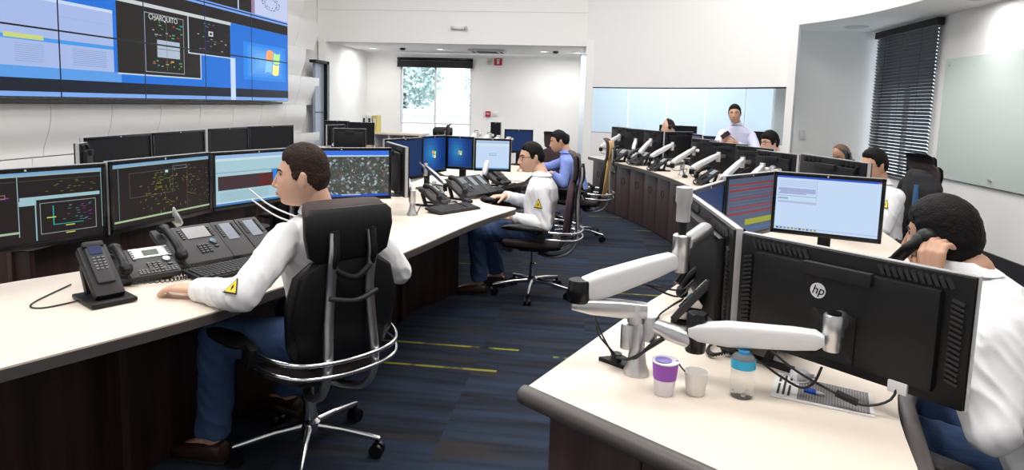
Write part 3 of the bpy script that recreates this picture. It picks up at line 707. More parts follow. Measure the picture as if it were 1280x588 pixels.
for k, (a, c) in enumerate(zip(bs[:-1], bs[1:])):
    d = c-a; L = d.length; mb = MB(); mb.box((0, 0, .355), (L-.005, .025, .69), bev=.002); o = mb.build('front_panel', M_wood2, t)
    o.location = ((a.x+c.x)/2, (a.y+c.y)/2, 0); o.rotation_euler = (0, 0, math.atan2(d.y, d.x))
    mb = MB(); mb.tube([(.045*math.cos(q*PI/8), -.014, .5+.045*math.sin(q*PI/8)) for q in range(17)], .004, 6, caps=False); mb.build('finger_ring', M_blk2, o)
A_, B_ = V((-.06, 1.68, 0)), V((.27, 1.43, 0))
panels(resample([V((-.075, 1.70, 0)), V((.62, 1.165, 0))], 3), 0, .70, M_wood2, t, 'end_panel', th=.03)
panels(resample([V((-.05, 1.70, 0)), V((.40, 2.72, 0)), V((.47, 2.86, 0))], 2), 0, .70, M_wood2, t, 'front_panel', th=.03)
mb = MB(); mb.tube([(-.155, 1.675, .728), (.235, 1.37, .728), (.60, 1.08, .728)], .026, 12); mb.tube([(.60, 1.08, .728), (.715, 1.36, .728), (.86, 1.80, .728), (1.19, 2.41, .728)], .024, 12); mb.build('bumper_edge', M_edge, t)
# person 3 desk, far desks
t = thing('console_desk', 'far cream desk under the cluster of monitor arms, mid left', 'desk', (0, 0, 0))
worktop('worktop', [(-.65, 6.36), (-.62, 7.3), (-.9, 8.0), (-1.9, 8.3), (-1.9, 7.4), (-1.5, 6.6)], t)
panels([V((-.78, 6.5, 0)), V((-.78, 7.2, 0)), V((-1.0, 7.9, 0)), V((-1.85, 8.2, 0))], 0, .7, M_wood, t, 'front_panel')
t = thing('side_table', 'low cream desk against the alcove wall under two black monitors', 'desk', (0, 0, 0))
worktop('worktop', [(-4.3, 7.9), (-3.05, 7.9), (-3.0, 9.9), (-4.5, 9.9)], t)
for x, y in ((-4.2, 8), (-3.15, 8), (-4.4, 9.8), (-3.15, 9.8)): MB().box((x, y, .36), (.05, .05, .71)).build('leg', M_gry, t)
t = thing('shelf_cabinet', 'low white cabinet with open cubby shelves and maple end', 'cabinet', (-3.75, 11.6, 0))
MB().box((-.42, 0, .45), (.5, .5, .88)).build('body', M_maple, t)
MB().box((.0, 0, .905), (1.5, .56, .03)).build('top_board', M_top, t)
for k in range(4): MB().box((-.13+.27*k, 0, .45), (.02, .5, .88)).build('upright', M_armw, t)
for zz in (.45, .06): MB().box((.28, .0, zz), (.82, .48, .02)).build('shelf', M_armw, t)
MB().box((.28, .24, .45), (.82, .02, .88)).build('back_panel', M_armw, t)
for k, (c, lab) in enumerate((((.85, .85, .86), 'white ring binder first from the left on the low cabinet'), ((.8, .8, .8), 'white ring binder in the middle on the low cabinet'), ((.6, .5, .1), 'yellow-spined ring binder on the low cabinet'))):
    t = thing('ring_binder', lab, 'binder', (-4.10+.1*k, 11.55, .92)); MB().box((0, 0, .15), (.075, .24, .3)).build('cover', mat('binder%d' % k, c, .5), t)
    MB().box((0, -.122, .2), (.04, .003, .1)).build('spine_label', M_armw if k == 2 else M_gry, t)

# ================================================================== MONITORS & ARMS
def monitor(P, Q, T, label, gfx=None, back=False, h=.335, group=None, silver=False, detail=False, stand=False):
    """P,Q top corners (left,right as seen) in plan; T top height"""
    P, Q = V((P[0], P[1], 0)), V((Q[0], Q[1], 0)); w = (Q-P).length; d = Q-P
    if back: d = -d
    t = thing('monitor', label, 'monitor', ((P.x+Q.x)/2, (P.y+Q.y)/2, T-h/2), math.atan2(d.y, d.x), group)
    bz = .017
    mb = MB()
    for x0, x1, z0, z1 in ((-w/2, w/2, h/2-bz, h/2), (-w/2, w/2, -h/2, -h/2+bz*1.3), (-w/2, -w/2+bz, -h/2, h/2), (w/2-bz, w/2, -h/2, h/2)):
        mb.box(((x0+x1)/2, 0, (z0+z1)/2), (x1-x0, .022, z1-z0), bev=.002)
    mb.build('bezel', M_gloss, t)
    mb = MB(); mb.box((0, .018, 0), (w-.004, .016, h-.004), bev=.004); mb.box((0, .036, -.005), (w*.80, .034, h*.78), bev=.012); mb.build('rear_shell', M_blk, t)
    e = MB()
    for x0, x1, z0, z1 in ((-w/2-.0015, w/2+.0015, h/2-.001, h/2+.0015), (-w/2-.0018, -w/2, -h/2, h/2), (w/2, w/2+.0018, -h/2, h/2)): e.box(((x0+x1)/2, .008, (z0+z1)/2), (x1-x0, .020, z1-z0))
    e.build('silver_trim', M_silver, t)
    g = (gfx or g_off)(w-2*bz, h-2.3*bz); g.build(t, 'screen', -.0045).location.z = bz*.15
    v = MB(); v.box((0, .056, h*.34), (w*.30, .022, .035), bev=.005); v.build('rear_handle', M_blk2, t)
    v = MB(); nv = 34 if detail else 12
    for k in range(nv):
        x = -w*.43+w*.86*(k+.5)/nv
        if abs(x) < w*.16: continue
        v.box((x, .03, h*.43), (w*.86/nv*.55, .010, .028), rot=Matrix.Rotation(.5, 4, 'Y'))
    v.build('vent_slats', M_blk if not detail else M_gry, t, kind='stuff')
    if detail:
        v = MB()
        for k in range(16):
            for sx in (-1, 1): v.box((sx*w*.45, .029, h*.30-k*h*.04), (.028, .008, h*.02), rot=Matrix.Rotation(.3*sx, 4, 'Y'))
        v.build('side_vent_slats', M_gry, t, kind='stuff')
    if stand:
        b0 = -(T-h/2)+.75
        MB().box((0, .065, (b0-.03)/2), (.06, .022, .03-b0-.0), bev=.004).build('stand_neck', M_blk2, t)
        MB().lathe([(.10, 0), (.10, .008), (.05, .014), (.001, .014)], (0, .06, b0), seg=28).build('stand_base', M_blk2, t)
    MB().cyl((0, -.0125, h/2-bz*.5), (0, -.010, h/2-bz*.5), .0045, seg=12).build('logo_badge', M_silver, t)
    return t
def arm(base, elbow, head, mnt, label, white=True, group=None, s=1.0, zt=.75):
    """base on the desk, elbow in plan, head = end of the white arm, mnt = point on the monitor back"""
    base, elbow, head, mnt = V(base), V(elbow), V(head), V(mnt)
    t = thing('monitor_mount', label, 'monitor mount', base, 0, group); L = lambda p: V(p)-base
    jz = min(elbow.z-base.z-.03, .16); top = V((0, 0, jz+.02))
    MB().lathe([(.045*s, 0), (.045*s, .008), (.03*s, .03), (.021*s, .07), (.019*s, jz-.03)]).build('post', M_alu, t)
    MB().lathe([(.025*s, jz-.04), (.027*s, jz-.03), (.027*s, jz+.045), (.02*s, jz+.05)]).build('post_collar', M_alu, t)
    e = L(elbow); a = top; b_ = V((e.x, e.y, jz+.02+.005)); 
    if (b_-a).length > .03: MB().tube([a, a.lerp(b_, .5), b_], [.024*s, .020*s, .022*s], 10, flat=.8).build('lower_link', M_alu, t)
    MB().lathe([(.026*s, jz-.005), (.028*s, jz+.0), (.028*s, e.z+.005), (.024*s, e.z+.015)], (e.x, e.y, 0)).build('elbow_joint', M_gloss, t)
    hd = L(head); d = (hd-e); n = d.length; u = d/n
    mb = MB(); side = u.cross(V((0, 0, 1))).normalized(); up = side.cross(u)
    secs = []
    for k, (f, hh, ww) in enumerate(((.0, .016, .018), (.05, .026, .024), (.25, .031, .026), (.75, .027, .024), (.95, .020, .020), (1.0, .012, .015))): secs.append((e+d*f+V((0, 0, .02)), side*ww*s, up*hh*s))
    mb.loft(secs, 20, 4.0); mb.build('upper_arm', M_armw if white else M_alu, t)
    MB().lathe([(.020*s, -.055), (.024*s, -.05), (.024*s, .045), (.020*s, .05)], hd).build('tilt_head', M_silver, t)
    MB().lathe([(.021*s, .05), (.021*s, .056), (.001, .056)], hd).build('head_cap', M_gloss, t)
    m_ = L(mnt)
    if (m_-hd).length > .02: MB().tube([hd, m_], [.016*s, .022*s], 12).build('mount_knuckle', M_alu, t)
    c = bez([V((.03, 0, .01)), V((.05, .01, jz*.6)), e*.6+V((0, 0, -.02)), e+V((0, 0, -.03)), (e+hd)/2+V((0, 0, -.07)), hd+V((0, 0, -.08)), m_+V((0, 0, -.05))], 28)
    MB().tube(c, .0035, 6).build('cable', M_cable, t)
    return t
# front-left row (screens toward the aisle)
m1 = monitor((-2.27, 1.97), (-2.045, 2.53), 1.20, 'front-row monitor at the far left edge showing magenta and yellow diagram', lambda w, h: g_dark_scada(w, h, 3, 1), h=.315)
arm((-2.36, 1.95, .75), (-2.34, 1.98, .86), (-2.32, 2.0, .95), (-2.26, 2.12, 1.02), 'silver arm behind the far left diagram monitor', s=.8)
m2 = monitor((-2.04, 2.54), (-1.965, 3.17), 1.205, 'front-row monitor with dense yellow network map, second from left', lambda w, h: g_dark_scada(w, h, 4, 0), h=.315)
m3 = monitor((-1.975, 3.20), (-1.76, 3.76), 1.20, 'front-row monitor with pale blue spreadsheet behind the seated man\'s face', g_sheet, h=.31, stand=True)
m4 = monitor((-1.80, 3.71), (-1.265, 4.03), 1.20, 'front-row monitor with aerial city photo behind the seated man\'s head', g_sat, h=.325, stand=True)
m5 = monitor((-1.47, 4.62), (-1.185, 4.13), 1.20, 'edge-on monitor right of the aerial photo screen, its rear toward us', back=True, h=.33)
monitor((-1.56, 4.80), (-1.38, 5.24), 1.205, 'dark blue screened monitor just behind the edge-on monitor', g_blue, h=.33, stand=True)
monitor((-1.41, 5.28), (-1.28, 5.66), 1.21, 'monitor with blue desktop and logo, left of two', g_win7, h=.32, stand=True)
monitor((-1.27, 5.65), (-1.02, 5.60), 1.205, 'monitor with bright blue-green desktop and logo, right of two', g_win7, h=.29, stand=True)
monitor((-1.02, 5.62), (-.70, 5.65), 1.195, 'monitor with pale blue login page before the man with glasses', lambda w, h: g_doc(w, h, 0), h=.285)
arm((-1.93, 2.95, .75), (-1.98, 2.93, .84), (-2.02, 2.9, .95), (-2.05, 2.88, 1.03), 'silver arm post under the network map monitor', s=.8, white=False)
arm((-1.16, 4.16, .75), (-1.20, 4.22, .9), (-1.27, 4.32, 1.0), (-1.3, 4.36, 1.03), 'silver monitor arm under the edge-on monitor', s=.8)
arm((-1.22, 5.0, .75), (-1.1, 4.86, .86), (-1.32, 5.12, .96), (-1.4, 5.2, 1.0), 'dark silver monitor arm behind the second desk phone', white=False, s=.6)
arm((-.94, 5.5, .75), (-.92, 5.56, .86), (-.90, 5.66, 1.0), (-.88, 5.67, 1.04), 'silver arm post under the login page monitor', s=.8)
# second row, dark screens
R2M = [((-3.0, 3.55), (-3.04, 4.2), 'first black blank monitor from the left in the second row'), ((-3.045, 4.22), (-3.07, 4.88), 'second black blank monitor in the second row'), ((-3.10, 4.98), (-3.10, 5.6), 'third black blank monitor in the second row'), ((-3.11, 5.63), (-2.98, 6.25), 'fourth black blank monitor in the second row, by the seated man')]
for (a, c, l) in R2M: 
    ys = {0: 1.195}
    monitor(a, c, 1.225, l, g_off, h=.34)
monitor((-2.94, 3.42), (-2.98, 3.53), 1.20, 'edge-on black monitor at the left end of the second row', back=True, h=.34, stand=True)
for k, (x, y) in enumerate(((-3.12, 3.72), (-3.12, 4.36), (-3.2, 5.32), (-3.14, 5.95))):
    arm((x-.08, y, .75), (x-.04, y+.04, .88), (x, y+.02, .98), (x+.03, y, 1.02), 'white monitor arm behind the %s blank monitor of the second row' % ('first', 'second', 'third', 'fourth')[k], s=.8)
# far left monitors
monitor((-3.62, 8.60), (-3.50, 8.95), 1.14, 'blue-backed monitor seen from behind by the far door', back=True, h=.34, stand=True)
monitor((-3.33, 8.15), (-2.95, 8.3), 1.12, 'tilted blue monitor rear with silver edge beside the door', back=True, h=.33)
monitor((-4.02, 9.5), (-3.65, 9.55), 1.17, 'black blank monitor on the low cream desk, left of the pair', g_off, h=.34, stand=True)
monitor((-3.64, 9.45), (-3.26, 9.55), 1.16, 'black blank monitor on the low cream desk, right of the pair', g_off, h=.34, stand=True)
arm((-3.45, 8.3, .75), (-3.4, 8.3, .86), (-3.3, 8.3, .95), (-3.2, 8.26, .98), 'white monitor arm behind the blue monitor by the door', s=.9)
# mid cluster
monitor((-1.08, 8.0), (-.73, 8.04), 1.19, 'dark blue screened monitor beyond the login page monitor', g_blue, h=.29, stand=True)
monitor((-1.25, 8.0), (-1.12, 7.95), 1.27, 'small dark monitor above the cluster of arms', g_off, h=.22, stand=True)
for k, (x, y) in enumerate(((-1.42, 7.6), (-1.28, 7.7), (-1.15, 7.6), (-1.05, 7.75))):
    arm((x, y, .75), (x-.05, y-.06, .95), (x+.05, y+.05, 1.12-.02*k), (x+.08, y+.12, 1.13-.02*k), ('leftmost arm of the far cluster beyond the login page monitor', 'far cluster arm right of the leftmost one', 'far cluster arm left of the rightmost one', 'rightmost arm of far cluster, next to the dark blue screen')[k], s=1.2)
# arc row: rears toward us
def arcmon(c, D, ang, T, label, h=.335, gfx=None, back=True, w=.5):
    c = V((c[0], c[1], 0)); d = V((math.cos(math.radians(ang)), math.sin(math.radians(ang)), 0))*w/2
    return monitor(tuple((c-d)[:2]), tuple((c+d)[:2]), T, label, gfx, back, h, group='black monitors along the curved desk')
ARC = [((.42, 10.02), -62, 1.20, 'farthest rear-facing monitor at the left end of curved desk'), ((.63, 9.55), -52, 1.195, 'second rear-facing monitor from the far end of curved desk'),
       ((.84, 9.0), -60, 1.20, 'third rear-facing monitor from the far end of curved desk'), ((1.06, 8.45), 40, 1.215, 'fourth monitor from the far end, under the balding man'),
       ((1.27, 7.68), -66, 1.165, 'narrow rear-facing monitor left of the standing man\'s hands'), ((1.42, 7.1), -50, 1.16, 'rear-facing monitor directly before the standing man'),
       ((1.50, 6.3), -62, 1.17, 'rear-facing monitor below the standing man\'s right elbow'), ((1.47, 5.45), -68, 1.18, 'rear-facing monitor before the dark-haired half hidden man')]
for c, a, T, l in ARC: arcmon(c, 0, a, T, l)
monitor((1.37, 4.47), (1.53, 3.83), 1.232, 'large rear-facing monitor before the man with wire glasses', back=True, h=.32)
monitor((1.25, 8.6), (1.33, 8.3), 1.19, 'small side monitor with faint red screen left of standing man', g_alarm, h=.25, stand=True)
ARMS = [((.22, 9.6), (.12, 9.5), (.38, 9.75)), ((.50, 9.05), (.56, 9.2), (.60, 9.4)), ((.66, 8.75), (.60, 8.55), (.76, 8.85)), ((.78, 8.2), (.70, 8.0), (.98, 8.3)),
        ((1.02, 7.6), (.86, 7.2), (1.16, 7.72)), ((1.10, 7.0), (.98, 6.6), (1.30, 7.0)), ((1.22, 6.1), (1.1, 5.7), (1.38, 6.25)), ((1.25, 5.4), (1.1, 5.0), (1.36, 5.45))]
for k, (b_, e, hd) in enumerate(ARMS):
    zz = (1.06, 1.02, 1.05, 1.04, 1.03, 1.02, 1.03, 1.04)[k]; c = ARC[k][0]
    arm((*b_, .75), (*e, .90), (*hd, zz), (hd[0]*.4+c[0]*.6, hd[1]*.4+c[1]*.6, zz), 'white monitor arm for the '+ARC[k][3].replace('rear-facing ', '').replace(' of curved desk', ''), s=.95)
arm((1.05, 4.9, .75), (.98, 4.55, .92), (1.3, 4.8, 1.05), (1.4, 5.3, 1.06), 'white monitor arm nearest the red-lined screen on curved desk', s=1.2)
arm((1.15, 4.3, .75), (1.2, 4.2, .9), (1.30, 4.18, 1.0), (1.42, 4.16, 1.04), 'silver monitor arm behind the monitor of the man with wire glasses', s=1.0)
# phones etc on the arc come later.  near right group
t = thing('wall_desk', 'narrow cream desk against the glazed wall behind standing man', 'desk', (0, 0, 0))
worktop('worktop', [(.95, 10.98), (.86, 10.62), (1.50, 10.22), (2.22, 9.35), (2.46, 9.28), (1.92, 10.08), (1.27, 10.80)], t)
panels([V((1.0, 10.85, 0)), V((1.45, 10.5, 0)), V((1.9, 9.95, 0)), V((2.3, 9.42, 0))], 0, .70, M_wood2, t, 'front_panel')
monitor((1.05, 10.72), (1.58, 10.36), 1.24, 'black monitor against the glazing right of the balding man', g_off, h=.34, stand=True)
monitor((2.06, 9.72), (2.37, 9.36), 1.22, 'black monitor against the glazing right of the standing man', g_off, h=.34, stand=True)
hp = monitor((.475, 2.035), (.905, 1.605), 1.135, 'near monitor seen from behind with round badge and rear vents', back=True, h=.325, detail=True)
hl = monitor((.435, 2.86), (.465, 2.045), 1.14, 'oblique near monitor from behind, left of the badge monitor', back=True, h=.36, detail=True)
monitor((.43, 2.88), (.66, 3.36), 1.15, 'steeply angled screen behind the near left monitor rear', g_blue, h=.34, stand=True)
monitor((.67, 3.38), (1.01, 3.78), 1.17, 'monitor with red-lined alarm list beside the bright document monitor', g_alarm, h=.34, stand=True)
monitor((.935, 3.50), (1.40, 3.31), 1.195, 'bright monitor with pale document page facing us at right', lambda w, h: g_doc(w, h, 1), h=.315, stand=True)
# hp badge
w_ = .608
mb = MB(); mb.lathe([(.021, 0), (.021, .002), (.001, .002)], seg=32); o = mb.build('round_badge', mat('badge_white', (.75, .76, .78), .3), hp); o.rotation_euler = (-PI/2, 0, 0); o.location = (.045, .0545, .052)
text('hp', .034, hp, (.045, .0575, .053), (PI/2, 0, PI), M_gloss, 'badge_letters', shear=.3)
# X mount plate on the badge monitor
mb = MB(); 
for sx in (-1, 1):
    mb.tube([(0, .062, -.06), (sx*.055, .058, .0)], [.016, .010], 8, flat=.4); mb.tube([(0, .062, -.06), (sx*.055, .058, -.12)], [.016, .010], 8, flat=.4)
mb.box((0, .056, -.06), (.12, .006, .13)); mb.build('mount_plate', M_blk2, hp)
MB().box((-.17, .050, -.142), (.045, .012, .03), bev=.003).build('white_cable_clip', M_armw, hp)
# near arms, hand placed
def near_arm(name_label, parts):
    t = thing('monitor_mount', name_label, 'monitor mount'); 
    return t
t = thing('monitor_mount', 'near white arm reaching left and up to the oblique monitor', 'monitor mount', (.15, 1.82, .75)); B0 = V((.15, 1.82, .75)); L = lambda *p: V(p)-B0
MB().lathe([(.036, 0), (.036, .01), (.028, .03), (.021, .08), (.018, .13), (.018, .15)], seg=28).build('post', M_alu, t)
MB().lathe([(.019, .075), (.019, .14), (.016, .145)], (-.03, -.005, 0), seg=20).build('cable_collar', M_alu, t)
MB().lathe([(.021, .10), (.021, .165), (.018, .17)], (.032, .0, 0), seg=20).build('side_collar', M_alu, t)
MB().lathe([(.020, .148), (.022, .15), (.022, .20), (.019, .205), (.001, .205)], (-.01, .0, 0), seg=24).build('lower_joint', M_silver, t)
mb = MB(); a = L(.15, 1.82, .935); c = L(-.02, 1.80, .945); s_ = (c-a).normalized(); sd_ = V((-s_.y, s_.x, 0))
mb.loft([(a-s_*.02, sd_*.018, V((0, 0, .022))), (a.lerp(c, .3), sd_*.022, V((0, 0, .025))), (a.lerp(c, .8), sd_*.024, V((0, 0, .022))), (c+s_*.02, sd_*.022, V((0, 0, .012)))], 20, 4); mb.build('lower_link', M_alu, t)
MB().lathe([(.030, .205), (.032, .21), (.032, .262), (.029, .268), (.001, .268)], (c.x, c.y, 0), seg=28).build('elbow_joint', M_gloss, t)
a = L(-.015, 1.80, .985); c = L(.235, 1.92, 1.055); u = (c-a).normalized(); sd_ = u.cross(V((0, 0, 1))).normalized(); up = sd_.cross(u)
mb = MB(); mb.loft([(a+u*.0, sd_*.020, up*.018), (a+u*.02, sd_*.026, up*.034), (a.lerp(c, .25), sd_*.028, up*.037), (a.lerp(c, .8), sd_*.026, up*.030), (c+u*.012, sd_*.022, up*.024), (c+u*.03, sd_*.018, up*.012)], 24, 5)
mb.build('upper_arm', M_armw, t)
hd = L(.27, 1.93, 1.075)
MB().lathe([(.020, -.05), (.022, -.045), (.022, .0), (.026, .005), (.026, .058), (.022, .062), (.001, .062)], hd, seg=24).build('tilt_head', M_alu, t)
MB().lathe([(.02, .10), (.02, .15), (.024, .16), (.024, .20), (.001, .205)], hd, seg=20).build('upper_barrel', M_silver, t)
MB().cyl(hd+V((0, 0, .05)), hd+V((0, 0, .12)), .012).build('barrel_pin', M_blk2, t)
MB().tube([hd+V((.01, 0, .035)), L(.38, 2.2, 1.10)], [.022, .03], 14).build('mount_knuckle', M_alu, t)
MB().tube([hd, hd+V((.02, .04, -.05)), hd+V((-.005, .02, -.09))], [.02, .016, .01], 10).build('rear_lever', M_gloss, t)
for k in range(2):
    MB().tube(bez([L(.085+.008*k, 1.87, .78), L(.05-.01*k, 1.84, .85), L(.03, 1.82, .90), L(.02-.01*k, 1.80, .93)], 16), .003, 6).build('cable', M_cable, t)
    MB().tube(bez([L(.09, 1.87, .775), L(.13+.01*k, 1.80, .80), L(.19, 1.79, .845+.01*k), L(.24, 1.82, .87)], 16), .004, 6).build('cable', M_cable, t)
    MB().tube(bez([L(.05, 1.85, .98+.01*k), L(.16, 1.93, .98), L(.28, 2.0, .95-.02*k), L(.33, 2.05, .97)], 20), .003, 6).build('cable', M_cable, t)
# second near arm
t = thing('monitor_mount', 'near white arm running right to the badge monitor', 'monitor mount', (.15, 1.82, .75))
mb = MB(); a = L(.185, 1.82, .895); c = L(.295, 1.80, .865)
mb.tube([a, a.lerp(c, .5), c], [.022, .026, .024], 14, flat=.9); mb.build('lower_link', M_alu, t)
MB().lathe([(.026, .085), (.028, .09), (.028, .19), (.024, .195), (.001, .195)], (c.x+.01, c.y, 0), seg=24).build('elbow_joint', M_gloss, t)
a = L(.30, 1.79, .895); c = L(.575, 1.70, .925); u = (c-a).normalized(); sd_ = u.cross(V((0, 0, 1))).normalized(); up = sd_.cross(u)
mb = MB(); mb.loft([(a-u*.015, sd_*.018, up*.012), (a+u*.01, sd_*.026, up*.024), (a.lerp(c, .3), sd_*.028, up*.032), (a.lerp(c, .85), sd_*.026, up*.028), (c+u*.01, sd_*.022, up*.024), (c+u*.03, sd_*.016, up*.012)], 24, 4.5)
mb.build('upper_arm', M_armw, t)
hd = L(.625, 1.70, .955)
MB().lathe([(.020, -.055), (.022, -.05), (.022, -.02), (.025, -.015), (.025, .036), (.022, .04), (.001, .04)], hd, seg=24).build('tilt_head', M_alu, t)
MB().lathe([(.017, .04), (.017, .046), (.001, .046)], hd, seg=20).build('head_cap', M_gloss, t)
MB().tube([hd, L(.665, 1.765, .965)], [.018, .024], 14).build('mount_knuckle', M_alu, t)
MB().tube(bez([L(.36, 1.79, .86), L(.46, 1.77, .835), L(.52, 1.76, .80), L(.575, 1.75, .775), L(.60, 1.73, .80), L(.62, 1.74, .84)], 24), .0035, 6).build('cable', M_cable, t)
MB().tube(bez([L(.50, 1.78, .86), L(.56, 1.75, .82), L(.64, 1.70, .79), L(.70, 1.67, .775), L(.76, 1.66, .80), L(.78, 1.67, .86)], 24), .0035, 6).build('cable', M_cable, t)
mb = MB(); mb.cyl(L(.645, 1.70, .789), L(.69, 1.675, .777), .009); mb.build('ferrite_bead', M_blk2, t)
t = thing('cable_clamp', 'black triangular clamp plate beside the near arm post', 'clamp', (.095, 1.875, .75))
MB().prism([(-.05, .02), (.02, .05), (.06, .0), (.03, -.04)], 0, .012).build('plate', M_blk2, t); MB().cyl((0, 0, .01), (0, 0, .035), .016).build('knob', M_blk, t)

# ================================================================== PHONES, KEYBOARDS, MICE
def keyboard(loc, rz, label, w=.44, d=.155, tilt=.10):
    t = thing('keyboard', label, 'keyboard', loc, rz)
    R = Matrix.Rotation(tilt, 4, 'X')
    MB().box((0, 0, .016), (w, d, .016), rot=R, bev=.004).build('base', M_blk2, t)
    mb = MB()
    for r in range(6):
        y = -d/2+.018+r*(d-.03)/6; n = 21 if r else 15
        for k in range(n):
            if n == 21 and k in (15, ): continue
            x = -w/2+.012+(w-.024)*(k+.5)/n; p = R @ V((x, y, .010)); mb.box(p+V((0, 0, .016)), ((w-.03)/n*.8, (d-.03)/6*.8, .008), rot=R)
    mb.build('keys', M_key, t, kind='stuff')
    for sx in (-1, 1): MB().box((sx*w*.42, d*.42, .008), (.02, .015, .018)).build('foot', M_silver, t)
    return t
def mouse(loc, rz, label):
    t = thing('mouse', label, 'mouse', loc, rz); MB().ball((0, 0, .012), .03, 16, (1, 1.75, .75)).build('body', M_blk, t); MB().cyl((-.003, .03, .03), (.003, .03, .03), .006).build('wheel', M_gry, t); return t
def handset(parent, pts, name='handset', r=.017):
    mb = MB(); P = bez(pts, 20); n = len(P); rr = [r*(1.25 if (i < 4 or i > n-5) else .85) for i in range(n)]; rr[0] *= .8; rr[-1] *= .8
    mb.tube(P, rr, 12, flat=1.25); mb.ball(P[1], r*1.35, 12, (1.1, 1, .9)); mb.ball(P[-2], r*1.35, 12, (1.1, 1, .9)); return mb.build(name, M_blk, parent)
def phone(loc, rz, label, exp=0, tilt=.62, scr=(.50, .52, .54), se=.9, w=.25, d=.19, silver=False, sc=1.0, hs=True):
    t = thing('desk_phone', label, 'phone', loc, rz); R = Matrix.Rotation(tilt, 4, 'X'); t.scale = (sc, sc, sc)
    zc = math.sin(tilt)*d/2+.022
    def T(x, y, z=0): return V((0, 0, zc)) + R @ V((x, y, z))
    def bx(name, x, y, z, sx, sy, sz, m, bev=.002, parent=None): mb = MB(); mb.box(T(x, y, z), (sx, sy, sz), rot=R, bev=bev); return mb.build(name, m, parent or t)
    bx('body', 0, 0, 0, w, d, .024, M_gry, .006)
    if silver: bx('silver_face', .045, d*.29, .013, w*.62, d*.36, .004, M_silver)
    bx('display', .045, d*.27, .0155, w*.40 if not silver else w*.25, d*.30 if not silver else d*.2, .003, emis(scr, se))
    mb = MB()
    for i in range(4):
        for j in range(3): mb.box(T(.015+j*.019, -.01-i*.0145-.012, .015), (.013, .009, .006), rot=R)
    for i in range(5): mb.box(T(-.025+.0, d*.38-i*.014, .014), (.012, .008, .005), rot=R); mb.box(T(.112, d*.38-i*.014, .014), (.012, .008, .005), rot=R)
    for k in range(2 if True else 0): mb.box(T(.092, -.02-.02*k, .015), (.016, .011, .006), rot=R)
    if silver:
        for i in range(3):
            for j in range(11): mb.box(T(-.03+j*.0135, -.062-.011*i+.002, .0135), (.010, .008, .004), rot=R)
    mb.build('keypad', M_key if not silver else M_key, t, kind='stuff')
    mb = MB(); mb.lathe([(.014, 0), (.014, .006), (.001, .008)], seg=16); o = mb.build('navigation_key', M_silver if silver else mat('nav_blue', (.05, .12, .18), .3), t); o.rotation_euler = (tilt, 0, 0); o.location = T(.088, -.005, .013)
    if hs: handset(t, [T(-w/2+.035, d*.42, .038), T(-w/2+.032, d*.2, .058), T(-w/2+.032, -d*.2, .058), T(-w/2+.035, -d*.42, .036)])
    for e in range(exp):
        x = w/2+.060+e*.122
        b_ = bx('expansion_module', x, 0.0, 0, .118, d, .022, M_gry, .004)
        bx('expansion_display', x, d*.18, .0135, .052, d*.46, .003, emis((.42, .45, .52), .8), .001, t)
        mb = MB()
        for i in range(8):
            for sx in (-1, 1): mb.box(T(x+sx*.040, d*.40-i*.0115, .0135), (.012, .007, .004), rot=R)
        mb.build('expansion_keys', M_key, t, kind='stuff')
    ex = w/2*.6+exp*.1
    for sx in (-.08, ex): 
        mb = MB(); mb.box((sx, math.cos(tilt)*d*.30, zc*.62+.005), (.02, .02, zc*1.25), rot=Matrix.Rotation(-.35, 4, 'X')); mb.box((sx, .02, .006), (.03, d*.95, .012)); mb.build('stand_foot', M_blk2, t)
    a = T(-w/2+.04, -d*.46, .02); pts = []; path = bez([a, a+V((.02, -.03, -.02)), V((.05, a.y-.05, .012)), V((.13, a.y-.035, .012)), V((.16, a.y-.0, .012)), V((.10, a.y+.02, .012))], 30)
    n = len(path)
    for i in range(n*6):
        f = i/6; k = min(int(f), n-2); p = path[k].lerp(path[k+1], f-k); pts.append(p+V((math.cos(i*1.05)*.006, math.sin(i*1.05)*.003, math.sin(i*1.05)*.006)))
    MB().tube(pts[::1], .0026, 5).build('coiled_cord', M_cable, t)
    return t
ZT = .75
def yd(dx, dy): return math.atan2(dy, dx)
# phone local -y points to its user; user of front row sits at +x (aisle)
phone((-1.74, 2.66, ZT), math.radians(62), 'large desk phone with lit display and two expansion modules in front of seated man', exp=2, w=.27, d=.24, tilt=.55, scr=(.60, .58, .56), se=.85)
phone((-1.79, 2.40, ZT), math.radians(55), 'desk phone with silver face and small grey-green screen', exp=0, w=.24, d=.19, tilt=.42, silver=True, scr=(.20, .24, .17), se=.8)
# cordless-like phone on a stand
t = thing('desk_phone', 'black phone with handset on a raised stand, nearest the left', 'phone', (-1.755, 2.13, ZT), math.radians(58)); t.scale = (1.15, 1.15, 1.15)
R = Matrix.Rotation(.7, 4, 'X')
MB().box((0, .0, .085), (.085, .20, .03), rot=R, bev=.008).build('cradle', M_blk, t)
MB().box((0, .012, .112), (.055, .17, .026), rot=R, bev=.011).build('handset', M_gry, t)
mb = MB(); mb.box(V((0, .012, .112)) + R @ V((0, .045, .0145)), (.036, .035, .002), rot=R); mb.build('display', emis((.04, .05, .14), .9), t)
mb = MB()
for i in range(5):
    for j in range(3): mb.box(V((0, .012, .112)) + R @ V(((j-1)*.013, .012-i*.011, .0145)), (.008, .005, .003), rot=R)
mb.build('keypad', mat('grey_keys', (.16, .16, .17), .4), t, kind='stuff')
MB().box((0, .07, .15), (.06, .02, .05), rot=R, bev=.004).build('cradle_head', M_blk, t)
MB().box((0.0, -.03, .010), (.13, .17, .014), bev=.005).build('foot_plate', M_blk, t)
MB().box((-.03, .04, .05), (.012, .02, .11), rot=Matrix.Rotation(-.5, 4, 'X')).build('strut', M_blk, t); MB().box((.03, .04, .05), (.012, .02, .11), rot=Matrix.Rotation(-.5, 4, 'X')).build('strut', M_blk, t)
